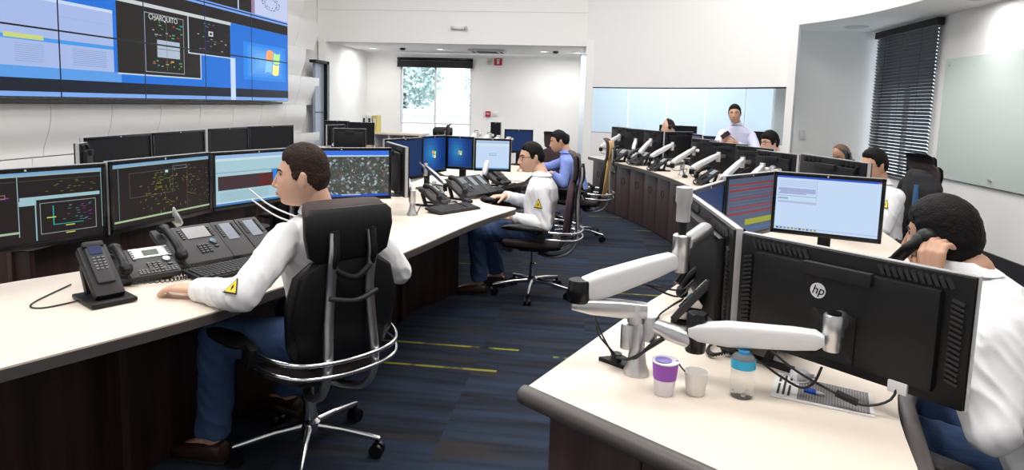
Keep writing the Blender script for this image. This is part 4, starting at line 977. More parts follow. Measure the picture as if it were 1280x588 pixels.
keyboard((-1.50, 2.60, ZT), math.radians(64), 'black keyboard in front of the large desk phone, seated man\'s', w=.40)
tag(MB().tube(bez([(-1.98, 2.25, .755), (-1.93, 2.02, .753), (-1.86, 1.98, .753), (-1.80, 2.07, .755), (-1.79, 2.10, .76)], 24), .003, 6).build('phone_cable', M_cable), 'thin black cable looping on the desk left of phones', 'cable')
tag(MB().tube(bez([(-2.03, 2.46, .755), (-1.96, 2.35, .753), (-1.88, 2.36, .753), (-1.84, 2.40, .756)], 20), .003, 6).build('phone_cable', M_cable), 'thin black cable behind the silver-faced phone', 'cable')
t = thing('curved_cables', 'pair of thin white curved cables below the spreadsheet monitor', 'cable', (0, 0, 0))
MB().tube(bez([(-1.62, 2.93, 1.06), (-1.53, 2.96, .98), (-1.40, 3.0, .92), (-1.27, 3.02, .90), (-1.22, 3.05, .757)], 20), .004, 6).build('cable', M_armw, t)
MB().tube(bez([(-1.61, 2.93, 1.01), (-1.50, 2.96, .93), (-1.38, 3.0, .885), (-1.27, 3.02, .87), (-1.21, 3.03, .757)], 20), .004, 6).build('cable', M_armw, t)
# second workstation
phone((-1.12, 4.62, ZT), math.radians(75), 'desk phone with pale lit screen left of the second big phone', exp=0, w=.22, d=.18, tilt=.6, scr=(.45, .50, .42), se=.9)
phone((-1.0, 5.02, ZT), math.radians(66), 'large desk phone with expansion modules before the man with glasses', exp=2, w=.25, d=.22, tilt=.62, scr=(.35, .38, .42), se=.7)
keyboard((-.94, 4.42, ZT), math.radians(58), 'black keyboard with silver strip, front of second workstation', w=.40, tilt=.16)
keyboard((-.93, 5.42, ZT), math.radians(28), 'thin black keyboard beside the second big phone', w=.42)
mouse((-.92, 4.82, ZT), math.radians(60), 'black mouse between keyboard and the man\'s hand')
mouse((-.77, 4.93, ZT), math.radians(80), 'black mouse under the hand of the man with glasses')
phone((-.86, 5.95, ZT), math.radians(60), 'black desk phone beneath the login page monitor', w=.22, tilt=.5, scr=(.1, .1, .1), se=.3)
# arc phones
phone((.36, 9.15, ZT), math.radians(115+180), 'black desk phone seen from behind near the far end of curved desk', w=.25, sc=1.25)
phone((.62, 8.75, ZT), math.radians(110+180), 'black desk phone between arms on the curved desk', w=.25, sc=1.25)
phone((.80, 8.05, ZT), math.radians(105+180), 'black desk phone with handset near the middle of curved desk', w=.22, sc=1.1)
phone((1.16, 6.75, ZT), math.radians(100+180), 'black desk phone beneath arms before the standing man', w=.22, sc=1.1)
phone((1.25, 5.9, ZT), math.radians(95+180), 'black desk phone behind the red-lined screen', w=.22, sc=1.1)
phone((.40, 2.35, ZT), math.radians(250), 'black desk phone behind the near arm post, screen tilted away', w=.25, d=.2, tilt=.9, scr=(.4, .45, .42), se=.9)
phone((.56, 2.05, ZT), math.radians(232), 'black desk phone beneath the badge monitor with coiled cord', w=.25, d=.2, tilt=.5)
mouse((1.02, 7.35, ZT), 0, 'black mouse on the curved desk'); mouse((.98, 8.6, ZT), 0, 'dark mouse near far end of curved desk')
# near right desk items
t = thing('yogurt_cup', 'tall purple and white plastic cup nearest the arm post', 'cup', (.215, 1.70, ZT))
MB().lathe([(.023, 0), (.025, .002), (.0335, .088), (.035, .09), (.032, .092), (.024, .004), (.001, .004)], seg=32).build('cup_body', mat('cup_white', (.75, .72, .78), .35), t)
MB().lathe([(.0295, .044), (.0340, .087), (.0343, .087), (.0300, .044)], seg=32).build('purple_band', mat('purple_print', (.28, .06, .45), .4), t)
mb = MB(); mb.use(mat('foil_lid', (.70, .66, .75), .3, .3)); mb.lathe([(.036, .090), (.0365, .092), (.001, .094)], seg=32); mb.build('foil_lid', None, t)
mb = MB(); mb.lathe([(.022, .0945), (.001, .0955)], (-.006, -.004, 0), seg=20); mb.build('lid_print', mat('lid_blue', (.16, .12, .42), .4), t)
MB().tube([(.028, .0, .094), (.04, -.004, .078), (.05, -.008, .068)], .0022, 6).build('spoon_handle', M_blk2, t)
t = thing('clear_cup', 'short translucent cup with orange rim mark beside purple cup', 'cup', (.298, 1.715, ZT))
M_clear = mat('clear_plastic', (.95, .95, .95), .12, trans=.85, ior=1.15)
MB().lathe([(.022, 0), (.024, .002), (.031, .062), (.033, .063), (.031, .0625), (.023, .003), (.001, .003)], seg=28).build('cup_body', mat('frosted_plastic', (.93, .91, .88), .4, trans=.25, ior=1.1), t)
MB().tube([(-.018, -.02, .056), (.0, -.028, .056), (.016, -.024, .056)], .0014, 6).build('orange_mark', mat('orange_mark', (.8, .3, .06), .5), t)
t = thing('water_bottle', 'clear plastic water bottle with blue label band', 'bottle', (.418, 1.725, ZT))
MB().lathe([(.026, 0), (.030, .006), (.029, .03), (.031, .045), (.030, .072), (.031, .076), (.031, .104), (.025, .113), (.013, .118), (.001, .118)], seg=32).build('bottle_body', M_clear, t)
MB().lathe([(.0316, .080), (.0316, .104), (.0312, .104), (.0312, .080)], seg=32).build('blue_label', mat('label_blue', (.02, .36, .60), .4), t)
MB().lathe([(.0145, .114), (.0145, .124), (.001, .124)], seg=20).build('cap', mat('cap_blue', (.03, .25, .5), .4), t)
for q in ((.0, -.02, .012), (.012, .0, .014), (-.012, .008, .012)): MB().ball(q, .006, 8).build('base_dimple', M_clear, t)
# newspaper
t = thing('newspaper', 'folded printed sheet with dense grey text under the pen', 'paper', (0, 0, ZT))
c4 = [V((.495, 1.735, 0)), V((.724, 1.655, 0)), V((.775, 1.80, 0)), V((.555, 1.90, 0))]
mb = MB(); mb.prism([(p.x, p.y) for p in c4], .001, .004); mb.build('sheet', mat('newsprint', (.74, .73, .71), .8), t)
def onp(u, v): return (c4[0].lerp(c4[1], u)).lerp(c4[3].lerp(c4[2], u), v)
mb = MB(); rn = random.Random(2)
def pr_(u0, v0, u1, v1, z=.0043): mb.quad(*[V((*onp(a, b_)[:2], z)) for a, b_ in ((u0, v0), (u1, v0), (u1, v1), (u0, v1))])
mb.use(mat('ink_grey', (.20, .19, .19), .8)); pr_(.26, .06, .96, .97)
mb.use(mat('ink_black', (.03, .03, .03), .8))
for k in range(3): pr_(.05+.055*k, .12, .075+.055*k, .55+.12*(k % 2), .0046)
for k in range(3): pr_(.05+.055*k, .62+.06*k, .075+.055*k, .93, .0046)
mb.use(mat('ink_line', (.36, .35, .34), .8))
for k in range(24): pr_(.275+.028*k, .08, .285+.028*k, .95, .0046)
mb.build('printed_text', None, t, kind='stuff')
t = thing('pen', 'short blue marker pen lying on the printed sheet', 'pen', (.612, 1.765, ZT+.010), math.radians(-28))
MB().cyl((-.022, 0, 0), (.008, 0, 0), .0065, .0062).build('cap', mat('pen_blue', (.01, .08, .55), .3), t); MB().tube([(.008, 0, 0), (.022, 0, 0), (.028, 0, 0)], [.0055, .0045, .001]).build('tip', M_silver, t); MB().box((-.008, 0, .0068), (.026, .003, .0015)).build('clip', mat('pen_blue', (0, 0, 0)), t)
t = thing('plug_adapter', 'small white plug adapter with its looped cord on the sheet', 'adapter', (.605, 1.855, ZT))
MB().box((0, 0, .018), (.045, .035, .024), rot=.3, bev=.006).build('adapter_body', M_armw, t)
for sy in (-.008, .008): MB().box((.03, sy-.003, .018), (.018, .002, .006)).build('prong', M_alu, t)
MB().tube([(-.012+.036*math.cos(k*PI/12), .002+.030*math.sin(k*PI/12), .007) for k in range(25)], .0022, 6, caps=False).build('looped_cord', M_armw, t)

# ================================================================== CHAIRS
def chair(loc, rz, label, fab=M_lea, fab2=M_brn, shell=M_blk, group=None, hoops=True, seat_only=False, arms=True, sc=1.0):
    """faces +y, base centre at the origin"""
    t = thing('office_chair', label, 'chair', loc, rz, group)
    t.scale = (sc, sc, sc)
    a0 = chair.rot
    for k in range(5):
        a = a0+k*2*PI/5; c, s = math.cos(a), math.sin(a)
        lg = MB().tube([(c*.03, s*.03, .115), (c*.15, s*.15, .108), (c*.305, s*.305, .085), (c*.318, s*.318, .083)], [.022, .017, .013, .010], 10, flat=.75).build('base_leg', M_chrome, t)
        cs = MB(); n = V((-s, c, 0)); p = V((c*.305, s*.305, .03))
        for q in (-1, 1): cs.cyl(p+n*q*.008, p+n*q*.026, .03, seg=18)
        cs.cyl(p+V((0, 0, .02)), p+V((0, 0, .055)), .010, seg=8); cs.build('caster', M_gloss, lg)
    MB().lathe([(.040, .085), (.045, .10), (.045, .135), (.030, .15), (.026, .25), (.018, .255), (.018, .36)]).build('gas_column', M_chrome, t)
    MB().box((0, -.01, .385), (.20, .24, .05), bev=.015).build('tilt_mechanism', M_blk2, t)
    mb = MB(); secs = []
    for f, ww, zt, hh in ((-.24, .13, .445, .022), (-.21, .20, .44, .034), (-.10, .235, .438, .040), (.10, .245, .445, .040), (.20, .235, .45, .036), (.25, .17, .44, .026)): secs.append(((0, f, zt), V((ww, 0, 0)), V((0, 0, hh))))
    mb.loft(secs, 28, 3.2); mb.build('seat', fab2, t)
    mb = MB(); mb.loft([((0, -.22, .405), V((.15, 0, 0)), V((0, 0, .012))), ((0, .0, .402), V((.225, 0, 0)), V((0, 0, .016))), ((0, .22, .41), V((.18, 0, 0)), V((0, 0, .010)))], 24, 3); mb.build('seat_pan', M_blk2, t)
    # back cushion
    def back(zs, m, name, dy=0, dth=0, sw=0):
        mb = MB(); secs = []
        for z, hw, y, th in zs: secs.append(((0, y+dy, z), V((hw+sw, 0, 0)), V((0, th+dth, 0))))
        mb.loft(secs, 30, 3.4); return mb.build(name, m, t)
    back([(.48, .13, -.235, .010), (.50, .19, -.245, .026), (.60, .235, -.265, .030), (.76, .245, -.275, .030), (.87, .215, -.285, .028), (.92, .15, -.29, .020), (.94, .08, -.292, .008)], fab, 'backrest')
    back([(.49, .10, -.262, .006), (.52, .18, -.275, .012), (.70, .23, -.302, .012), (.87, .20, -.315, .010), (.92, .12, -.312, .006)], shell, 'back_shell')
    # headrest: curved over the top
    mb = MB(); secs = []
    for z, hw, y, th in ((.93, .12, -.300, .008), (.945, .165, -.305, .018), (1.02, .185, -.315, .022), (1.09, .185, -.312, .024), (1.125, .18, -.296, .028), (1.145, .165, -.272, .024), (1.15, .13, -.255, .010)): secs.append(((0, y, z), V((hw, 0, 0)), V((0, th, th*.3))))
    mb.loft(secs, 30, 3.6); mb.build('headrest', fab2, t)
    mb = MB(); secs = []
    for z, hw, y, th in ((.925, .14, -.318, .006), (.95, .172, -.328, .008), (1.05, .190, -.338, .008), (1.11, .188, -.332, .008), (1.13, .17, -.32, .005)): secs.append(((0, y, z), V((hw, 0, 0)), V((0, th, 0))))
    mb.loft(secs, 30, 3.6); mb.build('headrest_shell', shell, t)
    for sx in (-1, 1):
        mb = MB(); mb.tube(bez([(sx*.03, -.05, .34), (sx*.09, -.16, .33), (sx*.105, -.29, .38), (sx*.105, -.345, .50), (sx*.095, -.335, .68), (sx*.085, -.335, .82), (sx*.085, -.355, .95), (sx*.08, -.352, 1.04)], 42), [.017]*10+[.019]*20+[.014]*13 if False else .0165, 12, flat=1.2)
        mb.build('back_upright', M_alu if shell is M_blk else M_alu, t)
        MB().tube(bez([(sx*.085, -.35, .90), (sx*.082, -.372, .96), (sx*.078, -.362, 1.05)], 12), [.013]*13, 10).build('upright_cap', M_blk, t)
    MB().tube(bez([(-.085, -.35, .90), (0, -.365, .86), (.085, -.35, .90)], 14), .012, 10).build('yoke', M_blk2, t)
    MB().tube(bez([(-.105, -.36, .79), (0, -.375, .77), (.105, -.36, .79)], 14), .010, 10).build('cross_bar', M_gry, t)
    if arms:
        for sx in (-1, 1):
            mb = MB(); mb.loft([((sx*.32, -.09, .575), V((.02, 0, 0)), V((0, 0, .008))), ((sx*.33, -.05, .585), V((.045, 0, 0)), V((0, 0, .021))), ((sx*.345, .07, .595), V((.05, 0, 0)), V((0, 0, .025))), ((sx*.345, .16, .595), V((.046, 0, 0)), V((0, 0, .021))), ((sx*.34, .21, .59), V((.02, 0, 0)), V((0, 0, .008)))], 20, 2.6); mb.build('armrest', M_lea, t)
            mb = MB(); mb.box((sx*.30, -.085, .535), (.035, .07, .10), rot=Matrix.Rotation(.35, 4, 'X'), bev=.01); mb.build('arm_bracket', M_blk2, t)
    if hoops:
        for k, z in enumerate((.562, .508)):
            pts = bez([(-.29, -.05, z), (-.29, -.20, z-.008), (-.20, -.335, z-.02), (-.0, -.385, z-.022), (.20, -.335, z-.02), (.29, -.20, z-.008), (.29, -.05, z)], 40)
            MB().tube(pts, .0095, 10).build('arm_hoop', M_chrome, t)
    return t
chair.rot = 0
def face(dx, dy): return math.atan2(dy, dx)-PI/2
D1 = V((-.78, .62, 0)).normalized()
chair.rot = math.radians(20)
c1 = chair((-1.145, 2.545, 0), face(D1.x, D1.y), 'large black office chair with chrome hoops holding the near seated man', sc=.97)
chair.rot = math.radians(35)
c2 = chair((-.43, 5.08, 0), face(-1, .0), 'dark office chair with chrome frame under the man with glasses', fab=M_plum, fab2=M_brn)
M_tan = mat('tan_shell', (.62, .40, .15), .45)
c3 = chair((-.12, 7.38, 0), face(-1, .15), 'office chair with tan wooden rear shell behind the man in blue', fab=M_blk2, shell=M_tan, hoops=True)
chair((-.62, 8.4, 0), face(-.5, -1), 'empty black office chair near the alcove, left of man in blue', fab=M_plum)
chair((-2.55, 11.3, 0), face(0, 1), 'empty brown chair top just left of the far window centre', fab=M_brn, sc=.93)
chair((-2.05, 10.6, 0), face(1, .2), 'black chair top in front of the right half of far window', fab=M_lea)
chair((-2.05, 5.3, 0), face(-1, -.2), 'blue fabric chair below the dark blue monitors of second workstation', fab=mat('blue_fabric', (.06, .13, .32), .8), fab2=mat('blue_fabric', (.06, .13, .32), .8), sc=.85)
chair((-2.35, 4.35, 0), face(-.95, .1), 'empty chair with chrome hoops between the two left desk rows', fab=M_lea)
chair((1.27, 1.86, 0), face(-.62, .78), 'plum chair the man on the phone sits in', fab=M_plum, fab2=M_plum)
chair((1.92, 2.78, 0), face(.35, .9), 'empty plum chair at the right edge beyond the phone man\'s shoulder', fab=M_plum, fab2=M_plum, shell=M_plum)
chair((2.19, 5.26, 0), face(-1, -.1), 'black chair with jacket behind the man with wire glasses', fab=M_lea)
chair((2.75, 6.5, 0), face(-1, -.2), 'black chair with chrome curve in front of the venetian blind', fab=M_lea, fab2=M_blk)
chair((2.2, 6.9, 0), face(-1, .4), 'dark chair beside the bald man leaning forward', fab=M_lea, fab2=M_blk)
chair((1.45, 8.75, 0), face(-.3, -1), 'dark blue chair left of the standing man', fab=mat('navy_mesh', (.03, .04, .08), .8), fab2=mat('navy_mesh', (.03, .04, .08), .8))
#PEOPLE
# ================================================================== PEOPLE
def sstep(x, a, b):
    t = max(0, min(1, (x-a)/(b-a))); return t*t*(3-2*t)
def gs(x, z, x0, z0, sx, sz): return math.exp(-((x-x0)/sx)**2/2-((z-z0)/sz)**2/2)
def head_pt(n, feat=True):
    x = n.x*.074; y = n.y*(.092 if n.y > 0 else .100); z = n.z*.120
    u = max(0, -z/.120)
    x *= 1-.12*u**1.5
    if n.y > 0: y *= 1+.75*u*u; x *= 1-.06*n.y*n.y
    else: y *= 1-.30*u
    if z < -.105: z = -.105-(-.105-z)*.6
    if feat and n.y > .15:
        w_ = sstep(n.y, .15, .4); d = 0
        d += .006*gs(x, z, 0, -.010, .014, .025)
        for s in (-1, 1):
            d += -.009*gs(x, z, s*.030, .010, .013, .009)+.005*gs(x, z, s*.026, .030, .018, .006)+.004*gs(x, z, s*.044, -.022, .016, .018)
        d += .006*gs(x, z, 0, -.061, .019, .010)-.005*gs(x, z, 0, -.080, .016, .006)+.006*gs(x, z, 0, -.098, .017, .010)
        y += d*w_
    return V((x, y, z))
_front = []
def fy(x, z):
    if not _front:
        for n in ico(5)[0]:
            if n.y > .1: _front.append(head_pt(n))
    return sum(sorted([((p.x-x)**2+(p.z-z)**2, p.y) for p in _front])[k][1] for k in range(3))/3
def hairline(y, kind):
    pts = {'short': [(-.11, -.062), (-.06, -.058), (-.03, -.02), (-.005, .004), (.012, -.012), (.028, .0), (.036, .046), (.06, .064), (.10, .072)],
           'long': [(-.11, -.098), (-.06, -.095), (-.03, -.05), (-.005, -.012), (.012, -.030), (.028, -.020), (.036, .030), (.06, .046), (.10, .050)],
           'bald': [(-.11, -.05), (-.06, -.045), (-.03, -.01), (-.005, .01), (.012, -.005), (.02, .03), (.036, .30), (.10, .30)]}[kind]
    if y <= pts[0][0]: return pts[0][1]
    for (a, b_), (c, d) in zip(pts[:-1], pts[1:]):
        if y <= c: return b_+(d-b_)*(y-a)/(c-a)
    return pts[-1][1]
_ico = {}
def ico(sub):
    if sub not in _ico:
        g = bmesh.new(); bmesh.ops.create_icosphere(g, subdivisions=sub, radius=1); g.verts.ensure_lookup_table()
        _ico[sub] = ([v.co.copy() for v in g.verts], [[v.index for v in f.verts] for f in g.faces]); g.free()
    return _ico[sub]
def frame_of(f, tilt=0.0, up=None):
    f = V(f).normalized(); u = V(up) if up else V((0, 0, 1)); x = f.cross(u).normalized(); u = x.cross(f)
    m = Matrix((x, f, u)).transposed().to_4x4()
    return m @ Matrix.Rotation(tilt, 4, 'Y')
def add_pts(mb, vs, fs):
    b_ = [mb.bm.verts.new(v) for v in vs]
    for f in fs: mb._f([b_[i] for i in f])
def remesh(mb, name, m, parent, voxel, smooth=3, wr=0.0, ws=9.0, off=V()):
    bm = mb.bm; me = bpy.data.meshes.new('t'); bm.to_mesh(me); bm.free()
    o = bpy.data.objects.new('t', me); COL.objects.link(o)
    r = o.modifiers.new('r', 'REMESH'); r.mode = 'VOXEL'; r.voxel_size = voxel; r.adaptivity = 0
    if smooth: s = o.modifiers.new('s', 'SMOOTH'); s.iterations = smooth; s.factor = .5
    dg = bpy.context.evaluated_depsgraph_get(); e = bpy.data.meshes.new_from_object(o.evaluated_get(dg)); bpy.data.objects.remove(o)
    if wr:
        nn = [v.normal.copy() for v in e.vertices]
        for v, n in zip(e.vertices, nn):
            p = v.co*ws; q = noise.noise(p)*.6+(1-abs(noise.noise(V((p.x*1.6+p.z, p.y*1.6-p.z*.5, p.z*.7+p.x)))*2.4))*.5
            v.co += n*wr*q
    e.materials.clear(); e.materials.append(m); e.polygons.foreach_set('use_smooth', [True]*len(e.polygons)); e.name = name
    ob = link(name, e, parent); ob.location = off; return ob
def hand(mb, W, f, n, t, curl=.35, r=1.0, tc=.3):
    W, f = V(W), V(f).normalized(); n = (V(n)-f*V(n).dot(f)).normalized(); t = (V(t)-f*V(t).dot(f)-n*V(t).dot(n)).normalized()
    lens = (.070, .078, .072, .056); kn = (.029, .010, -.010, -.028)
    for L_, k in zip(lens, kn):
        a = W+t*k*.55; b_ = W+f*(.088-abs(k-.01)*.2)+t*k+n*.004; mb.caps(a, b_, .0135*r, .0115*r, 10)
        p = b_; ang = curl*.6
        for q, s in ((.46, 0), (.30, 1), (.24, 2)):
            d = f*math.cos(ang)-n*math.sin(ang); e = p+d*L_*q*1.05+t*k*.06; mb.caps(p, e, (.0098-.0006*s)*r, (.0092-.0008*s)*r, 10); p = e; ang += curl
    a = W+f*.022+t*.026; p = a; mb.caps(W+f*.01+t*.012, a, .014*r, .014*r, 10); d = (f*.72+t*.62-n*.25).normalized()
    for q, rr in ((.038, .0125), (.030, .0108), (.024, .0095)):
        e = p+d*q; mb.caps(p, e, rr*r, rr*.92*r, 10); p = e; d = (d+f*tc-t*.25*tc-n*.2).normalized()
def person(label, ground, J, fwd, hdir, shirt=M_shirt, pants=M_jean, skin=M_skin, hairm=M_hair, hair='short', thick=(.010, .006), voxel=.006, htilt=0, collar=True, legs=True, shoe=M_shoe, hands=(), glasses=None, brow=True, hscale=1.0, wr=.006, girth=1.0, sleeve=.045):
    G = V(ground); t = thing('person', label, 'person', G, 0); off = -G
    fwd = V(fwd).normalized(); left = V((0, 0, 1)).cross(fwd).normalized()
    J = {k: V(v) for k, v in J.items()}
    HM = Matrix.Translation(J['head']) @ frame_of(hdir, htilt) @ Matrix.Scale(hscale, 4)
    mb = MB(); vs, fs = ico(5 if voxel < .006 else 4)
    add_pts(mb, [HM @ head_pt(v) for v in vs], fs)
    tip = V((0, fy(0, -.030)+.014, -.030)); mb.caps(HM @ V((0, fy(0, .012)-.001, .014)), HM @ tip, .0055*hscale, .0095*hscale, 12)
    mb.caps(HM @ V((0, fy(0, -.040)-.002, -.038)), HM @ tip, .007*hscale, .0085*hscale, 10)
    for s in (-1, 1): mb.ball(HM @ V((s*.0115, fy(.0115, -.035)+.003, -.034)), .0072*hscale, 10)
    for s in (-1, 1): mb.caps(HM @ V((s*.002, fy(0, -.056)-.001, -.0565)), HM @ V((s*.014, fy(.014, -.058)-.003, -.0590)), .0046*hscale, .003*hscale, 8)
    mb.caps(HM @ V((-.009, fy(.009, -.067)-.002, -.0665)), HM @ V((.009, fy(.009, -.067)-.002, -.0665)), .0052*hscale, .0052*hscale, 8)
    for s in (-1, 1):   # ears
        R = Matrix.Rotation(s*.35, 4, 'Z')
        mb.ball(HM @ V((s*.073, -.012, -.004)), .030*hscale, 12, (.30, .60, 1.0), (HM.to_3x3()*(1/hscale)).to_4x4() @ R)
        mb.ball(HM @ V((s*.079, -.016, .010)), .018*hscale, 10, (.30, .8, 1.0), (HM.to_3x3()*(1/hscale)).to_4x4() @ R)
    hb = HM @ V((0, -.036, -.045))
    mb.caps(hb, J['neck'], .050, .060, 16)
    pel, ch, nk = J['pelvis'], J['chest'], J['neck']
    def torso(m_, g, ex=0):
        a = [(pel+V((0, 0, -.05)), .15, .10), (pel, .165, .115), (pel.lerp(ch, .45), .150, .110), (ch.lerp(pel, .15), .172, .118), (ch.lerp(nk, .35), .180, .105), (ch.lerp(nk, .72), .13, .085), (nk+V((0, 0, ex)), .062, .062)]
        m_.loft([(c, left*w_*g, fwd*d*g) for c, w_, d in a], 24, 2.3)
    torso(mb, .86)
    for s, q in (('L', 1), ('R', -1)):
        mb.caps(J['sh'+s], J['el'+s], .044, .038, 12); mb.caps(J['el'+s], J['wr'+s], .040, .027, 12)
        if legs:
            mb.caps(J['hip'+s], J['kn'+s], .072, .052, 12); mb.caps(J['kn'+s], J['an'+s], .050, .035, 12)
            mb.caps(J['an'+s], J['an'+s]+J['toe'+s]*.13+V((0, 0, -.045)), .032, .026, 10)
    for (s, f, n, th, cu) in hands: hand(mb, J['wr'+s], f, n, th, cu)
    body = remesh(mb, 'body', skin, t, voxel, 2, off=off)
    # shirt
    mb = MB(); torso(mb, 1.06*girth)
    for s, q in (('L', 1), ('R', -1)):
        sh, el, wr_ = J['sh'+s], J['el'+s], J['wr'+s]
        mb.caps(sh.lerp(ch, .25), sh, .070*girth, .064, 14); mb.tube([sh, sh.lerp(el, .5), el], [.066, .060, .054], 14); mb.ball(sh, .066, 14); mb.ball(el, .054, 14)
        c = el.lerp(wr_, .93); mb.tube([el, el.lerp(wr_, .5), el.lerp(wr_, .86), c], [.054, .050, sleeve-.005, sleeve-.006], 14)
    so_ = remesh(mb, 'shirt', shirt, t, max(.006, voxel), 5, wr, 11, off)
    for s in 'LR':
        el, wr_ = J['el'+s], J['wr'+s]; d = (wr_-el).normalized()
        o = MB().tube([el.lerp(wr_, .84), el.lerp(wr_, .86), wr_-d*.012, wr_-d*.010], [sleeve-.006, sleeve-.001, sleeve-.002, sleeve-.008], 20).build('cuff', shirt, t); o.location = off
    if collar:
        mb = MB(); nd = (hb-nk).normalized(); pts = []
        for k in range(25):
            a = 2*PI*k/24; pts.append((a, nk+nd*.010+(left*math.cos(a)*.072+fwd*math.sin(a)*.070)))
        for (a, p), (b_, q) in zip(pts[:-1], pts[1:]):
            def rise(an): return .038-.018*max(0, math.sin(an))
            o0, o1 = (p-nk-nd*.01).normalized(), (q-nk-nd*.01).normalized()
            i0, i1 = p+nd*rise(a)-o0*.008, q+nd*rise(b_)-o1*.008; j0, j1 = p+o0*.014-nd*.004, q+o1*.014-nd*.004
            mb.quad(i0, i1, j1, j0); mb.quad(i0-o0*.003, p-o0*.006-nd*.02, q-o1*.006-nd*.02, i1-o1*.003); mb.quad(i0, i0-o0*.003, i1-o1*.003, i1)
        bmesh.ops.remove_doubles(mb.bm, verts=mb.bm.verts[:], dist=.0008)
        o = mb.build('collar', shirt, t, sharp=60); o.location = off
    if legs:
        mb = MB(); mb.loft([(pel+V((0, 0, .05)), left*.165*girth, fwd*.118*girth), (pel, left*.178*girth, fwd*.13*girth), (pel+V((0, 0, -.08)), left*.165*girth, fwd*.11)], 20, 2.4)
        for s in 'LR':
            h, k, a = J['hip'+s], J['kn'+s], J['an'+s]
            mb.caps(h, k, .092, .072, 16); mb.ball(k, .073, 14); mb.tube([k, k.lerp(a, .35), a.lerp(k, .12)], [.070, .068, .062], 16)
            mb.tube([a.lerp(k, .2), a.lerp(k, .08)], [.064, .066], 16)
        remesh(mb, 'trousers', pants, t, max(.007, voxel), 4, wr*1.2, 9, off)
        for s in 'LR':
            a, td = J['an'+s], J['toe'+s].normalized(); sd_ = V((0, 0, 1)).cross(td); z0 = a.z-.085; zz = V((0, 0, 1)); b0 = V((a.x, a.y, z0))
            mb = MB(); mb.loft([(b0-td*.065+zz*.035, sd_*.018, zz*.022), (b0-td*.05+zz*.042, sd_*.036, zz*.040), (b0+td*.0+zz*.050, sd_*.042, zz*.048), (b0+td*.07+zz*.040, sd_*.046, zz*.038), (b0+td*.14+zz*.030, sd_*.048, zz*.028), (b0+td*.18+zz*.026, sd_*.036, zz*.022), (b0+td*.20+zz*.022, sd_*.014, zz*.012)], 18, 2.5)
            o = mb.build('shoe', shoe, t); o.location = off
            mb = MB(); mb.loft([(b0-td*.068+zz*.006, sd_*.022, zz*.007), (b0-td*.05+zz*.006, sd_*.040, zz*.008), (b0+td*.14+zz*.006, sd_*.052, zz*.008), (b0+td*.205+zz*.006, sd_*.018, zz*.006)], 16, 3); o2 = mb.build('sole', M_blk2, t); o2.location = off
    # hair
    if hair:
        vs, fs = ico(5); pts = []
        for n_ in vs:
            p = head_pt(n_, False); z, y = p.z, p.y; hl_ = hairline(y, hair); hl_ += noise.noise(n_*9)*.006; m_ = sstep(z-hl_, -.004, .005); gr = .25+.75*sstep(z-hl_, .0, .030)
            th = thick[1]+(thick[0]-thick[1])*sstep(z, .02, .09)
            if hair == 'bald': th = .0025
            j = noise.noise(V((n_.x*14, n_.y*5, n_.z*10)))*.003+noise.noise(V((n_.x*60, n_.y*14, n_.z*30)))*.0010 if hair != 'bald' else 0
            pts.append(HM @ (p+n_*(((th+j)*gr+.0015)*m_-.010*(1-m_))))
        o = raw('hair', [p-G for p in pts], fs, hairm, t, True)
    def loc(p): return HM @ V(p) - G
    rot = (HM.to_3x3()*(1/hscale)).to_4x4()
    for s in (-1, 1):
        ye = fy(.030, .010); ey = MB().ball(loc((s*.030, ye-.0075, .010)), .0105*hscale, 12).build('eye', M_eye, t)
        MB().ball(loc((s*.030, ye-.0008, .010)), .0054*hscale, 10).build('iris', M_hair, ey)
        mb = MB()
        mb.tube([loc((s*x_, fy(x_, z_)+.0005, z_)) for x_, z_ in ((.012, .026), (.020, .030), (.030, .032), (.040, .031), (.048, .026))], [.0020, .0032, .0034, .0028, .0012], 8)
        if brow: mb.build('eyebrow', M_hair, t)
        mb = MB(); mb.tube([loc((s*.019, ye-.001, .012)), loc((s*.025, ye+.002, .0165)), loc((s*.031, ye+.0025, .0175)), loc((s*.037, ye, .0155)), loc((s*.042, ye-.004, .011))], [.001, .0016, .0018, .0015, .001], 6); mb.build('upper_eyelid', M_hair, t)
    mb = MB(); mb.tube([loc((x_, fy(abs(x_), -.058)+.0030-abs(x_)*.14, z_)) for x_, z_ in ((-.022, -.0625), (-.012, -.0590), (-.005, -.0570), (0, -.0580), (.005, -.0570), (.012, -.0590), (.022, -.0625))], [.0008, .0028, .0032, .0028, .0032, .0028, .0008], 8)
    mb.tube([loc((x_, fy(abs(x_), -.067)+.0034-abs(x_)*.12, -.0665+abs(x_)*.12)) for x_ in (-.020, -.011, 0, .011, .020)], [.0008, .0034, .0042, .0034, .0008], 8); mb.build('lips', M_lip, t)
    if glasses:
        mb = MB(); gm = glasses
        for s in (-1, 1):
            cx = s*.031; ring = [loc((cx+.024*math.copysign(abs(math.cos(a))**.7, math.cos(a)), .097-abs(cx+.024*math.cos(a))*.20, .008+.015*math.copysign(abs(math.sin(a))**.7, math.sin(a)))) for a in [2*PI*k/20 for k in range(21)]]
            mb.tube(ring, .0016, 6, caps=False)
            mb.tube([loc((s*.055, .086, .014)), loc((s*.074, .05, .014)), loc((s*.080, -.01, .010))], .0020, 6)
        mb.tube([loc((-.008, .097, .012)), loc((.008, .097, .012))], .0015, 6); mb.build('spectacle_frame', gm, t)
    return t, so_, HM, off
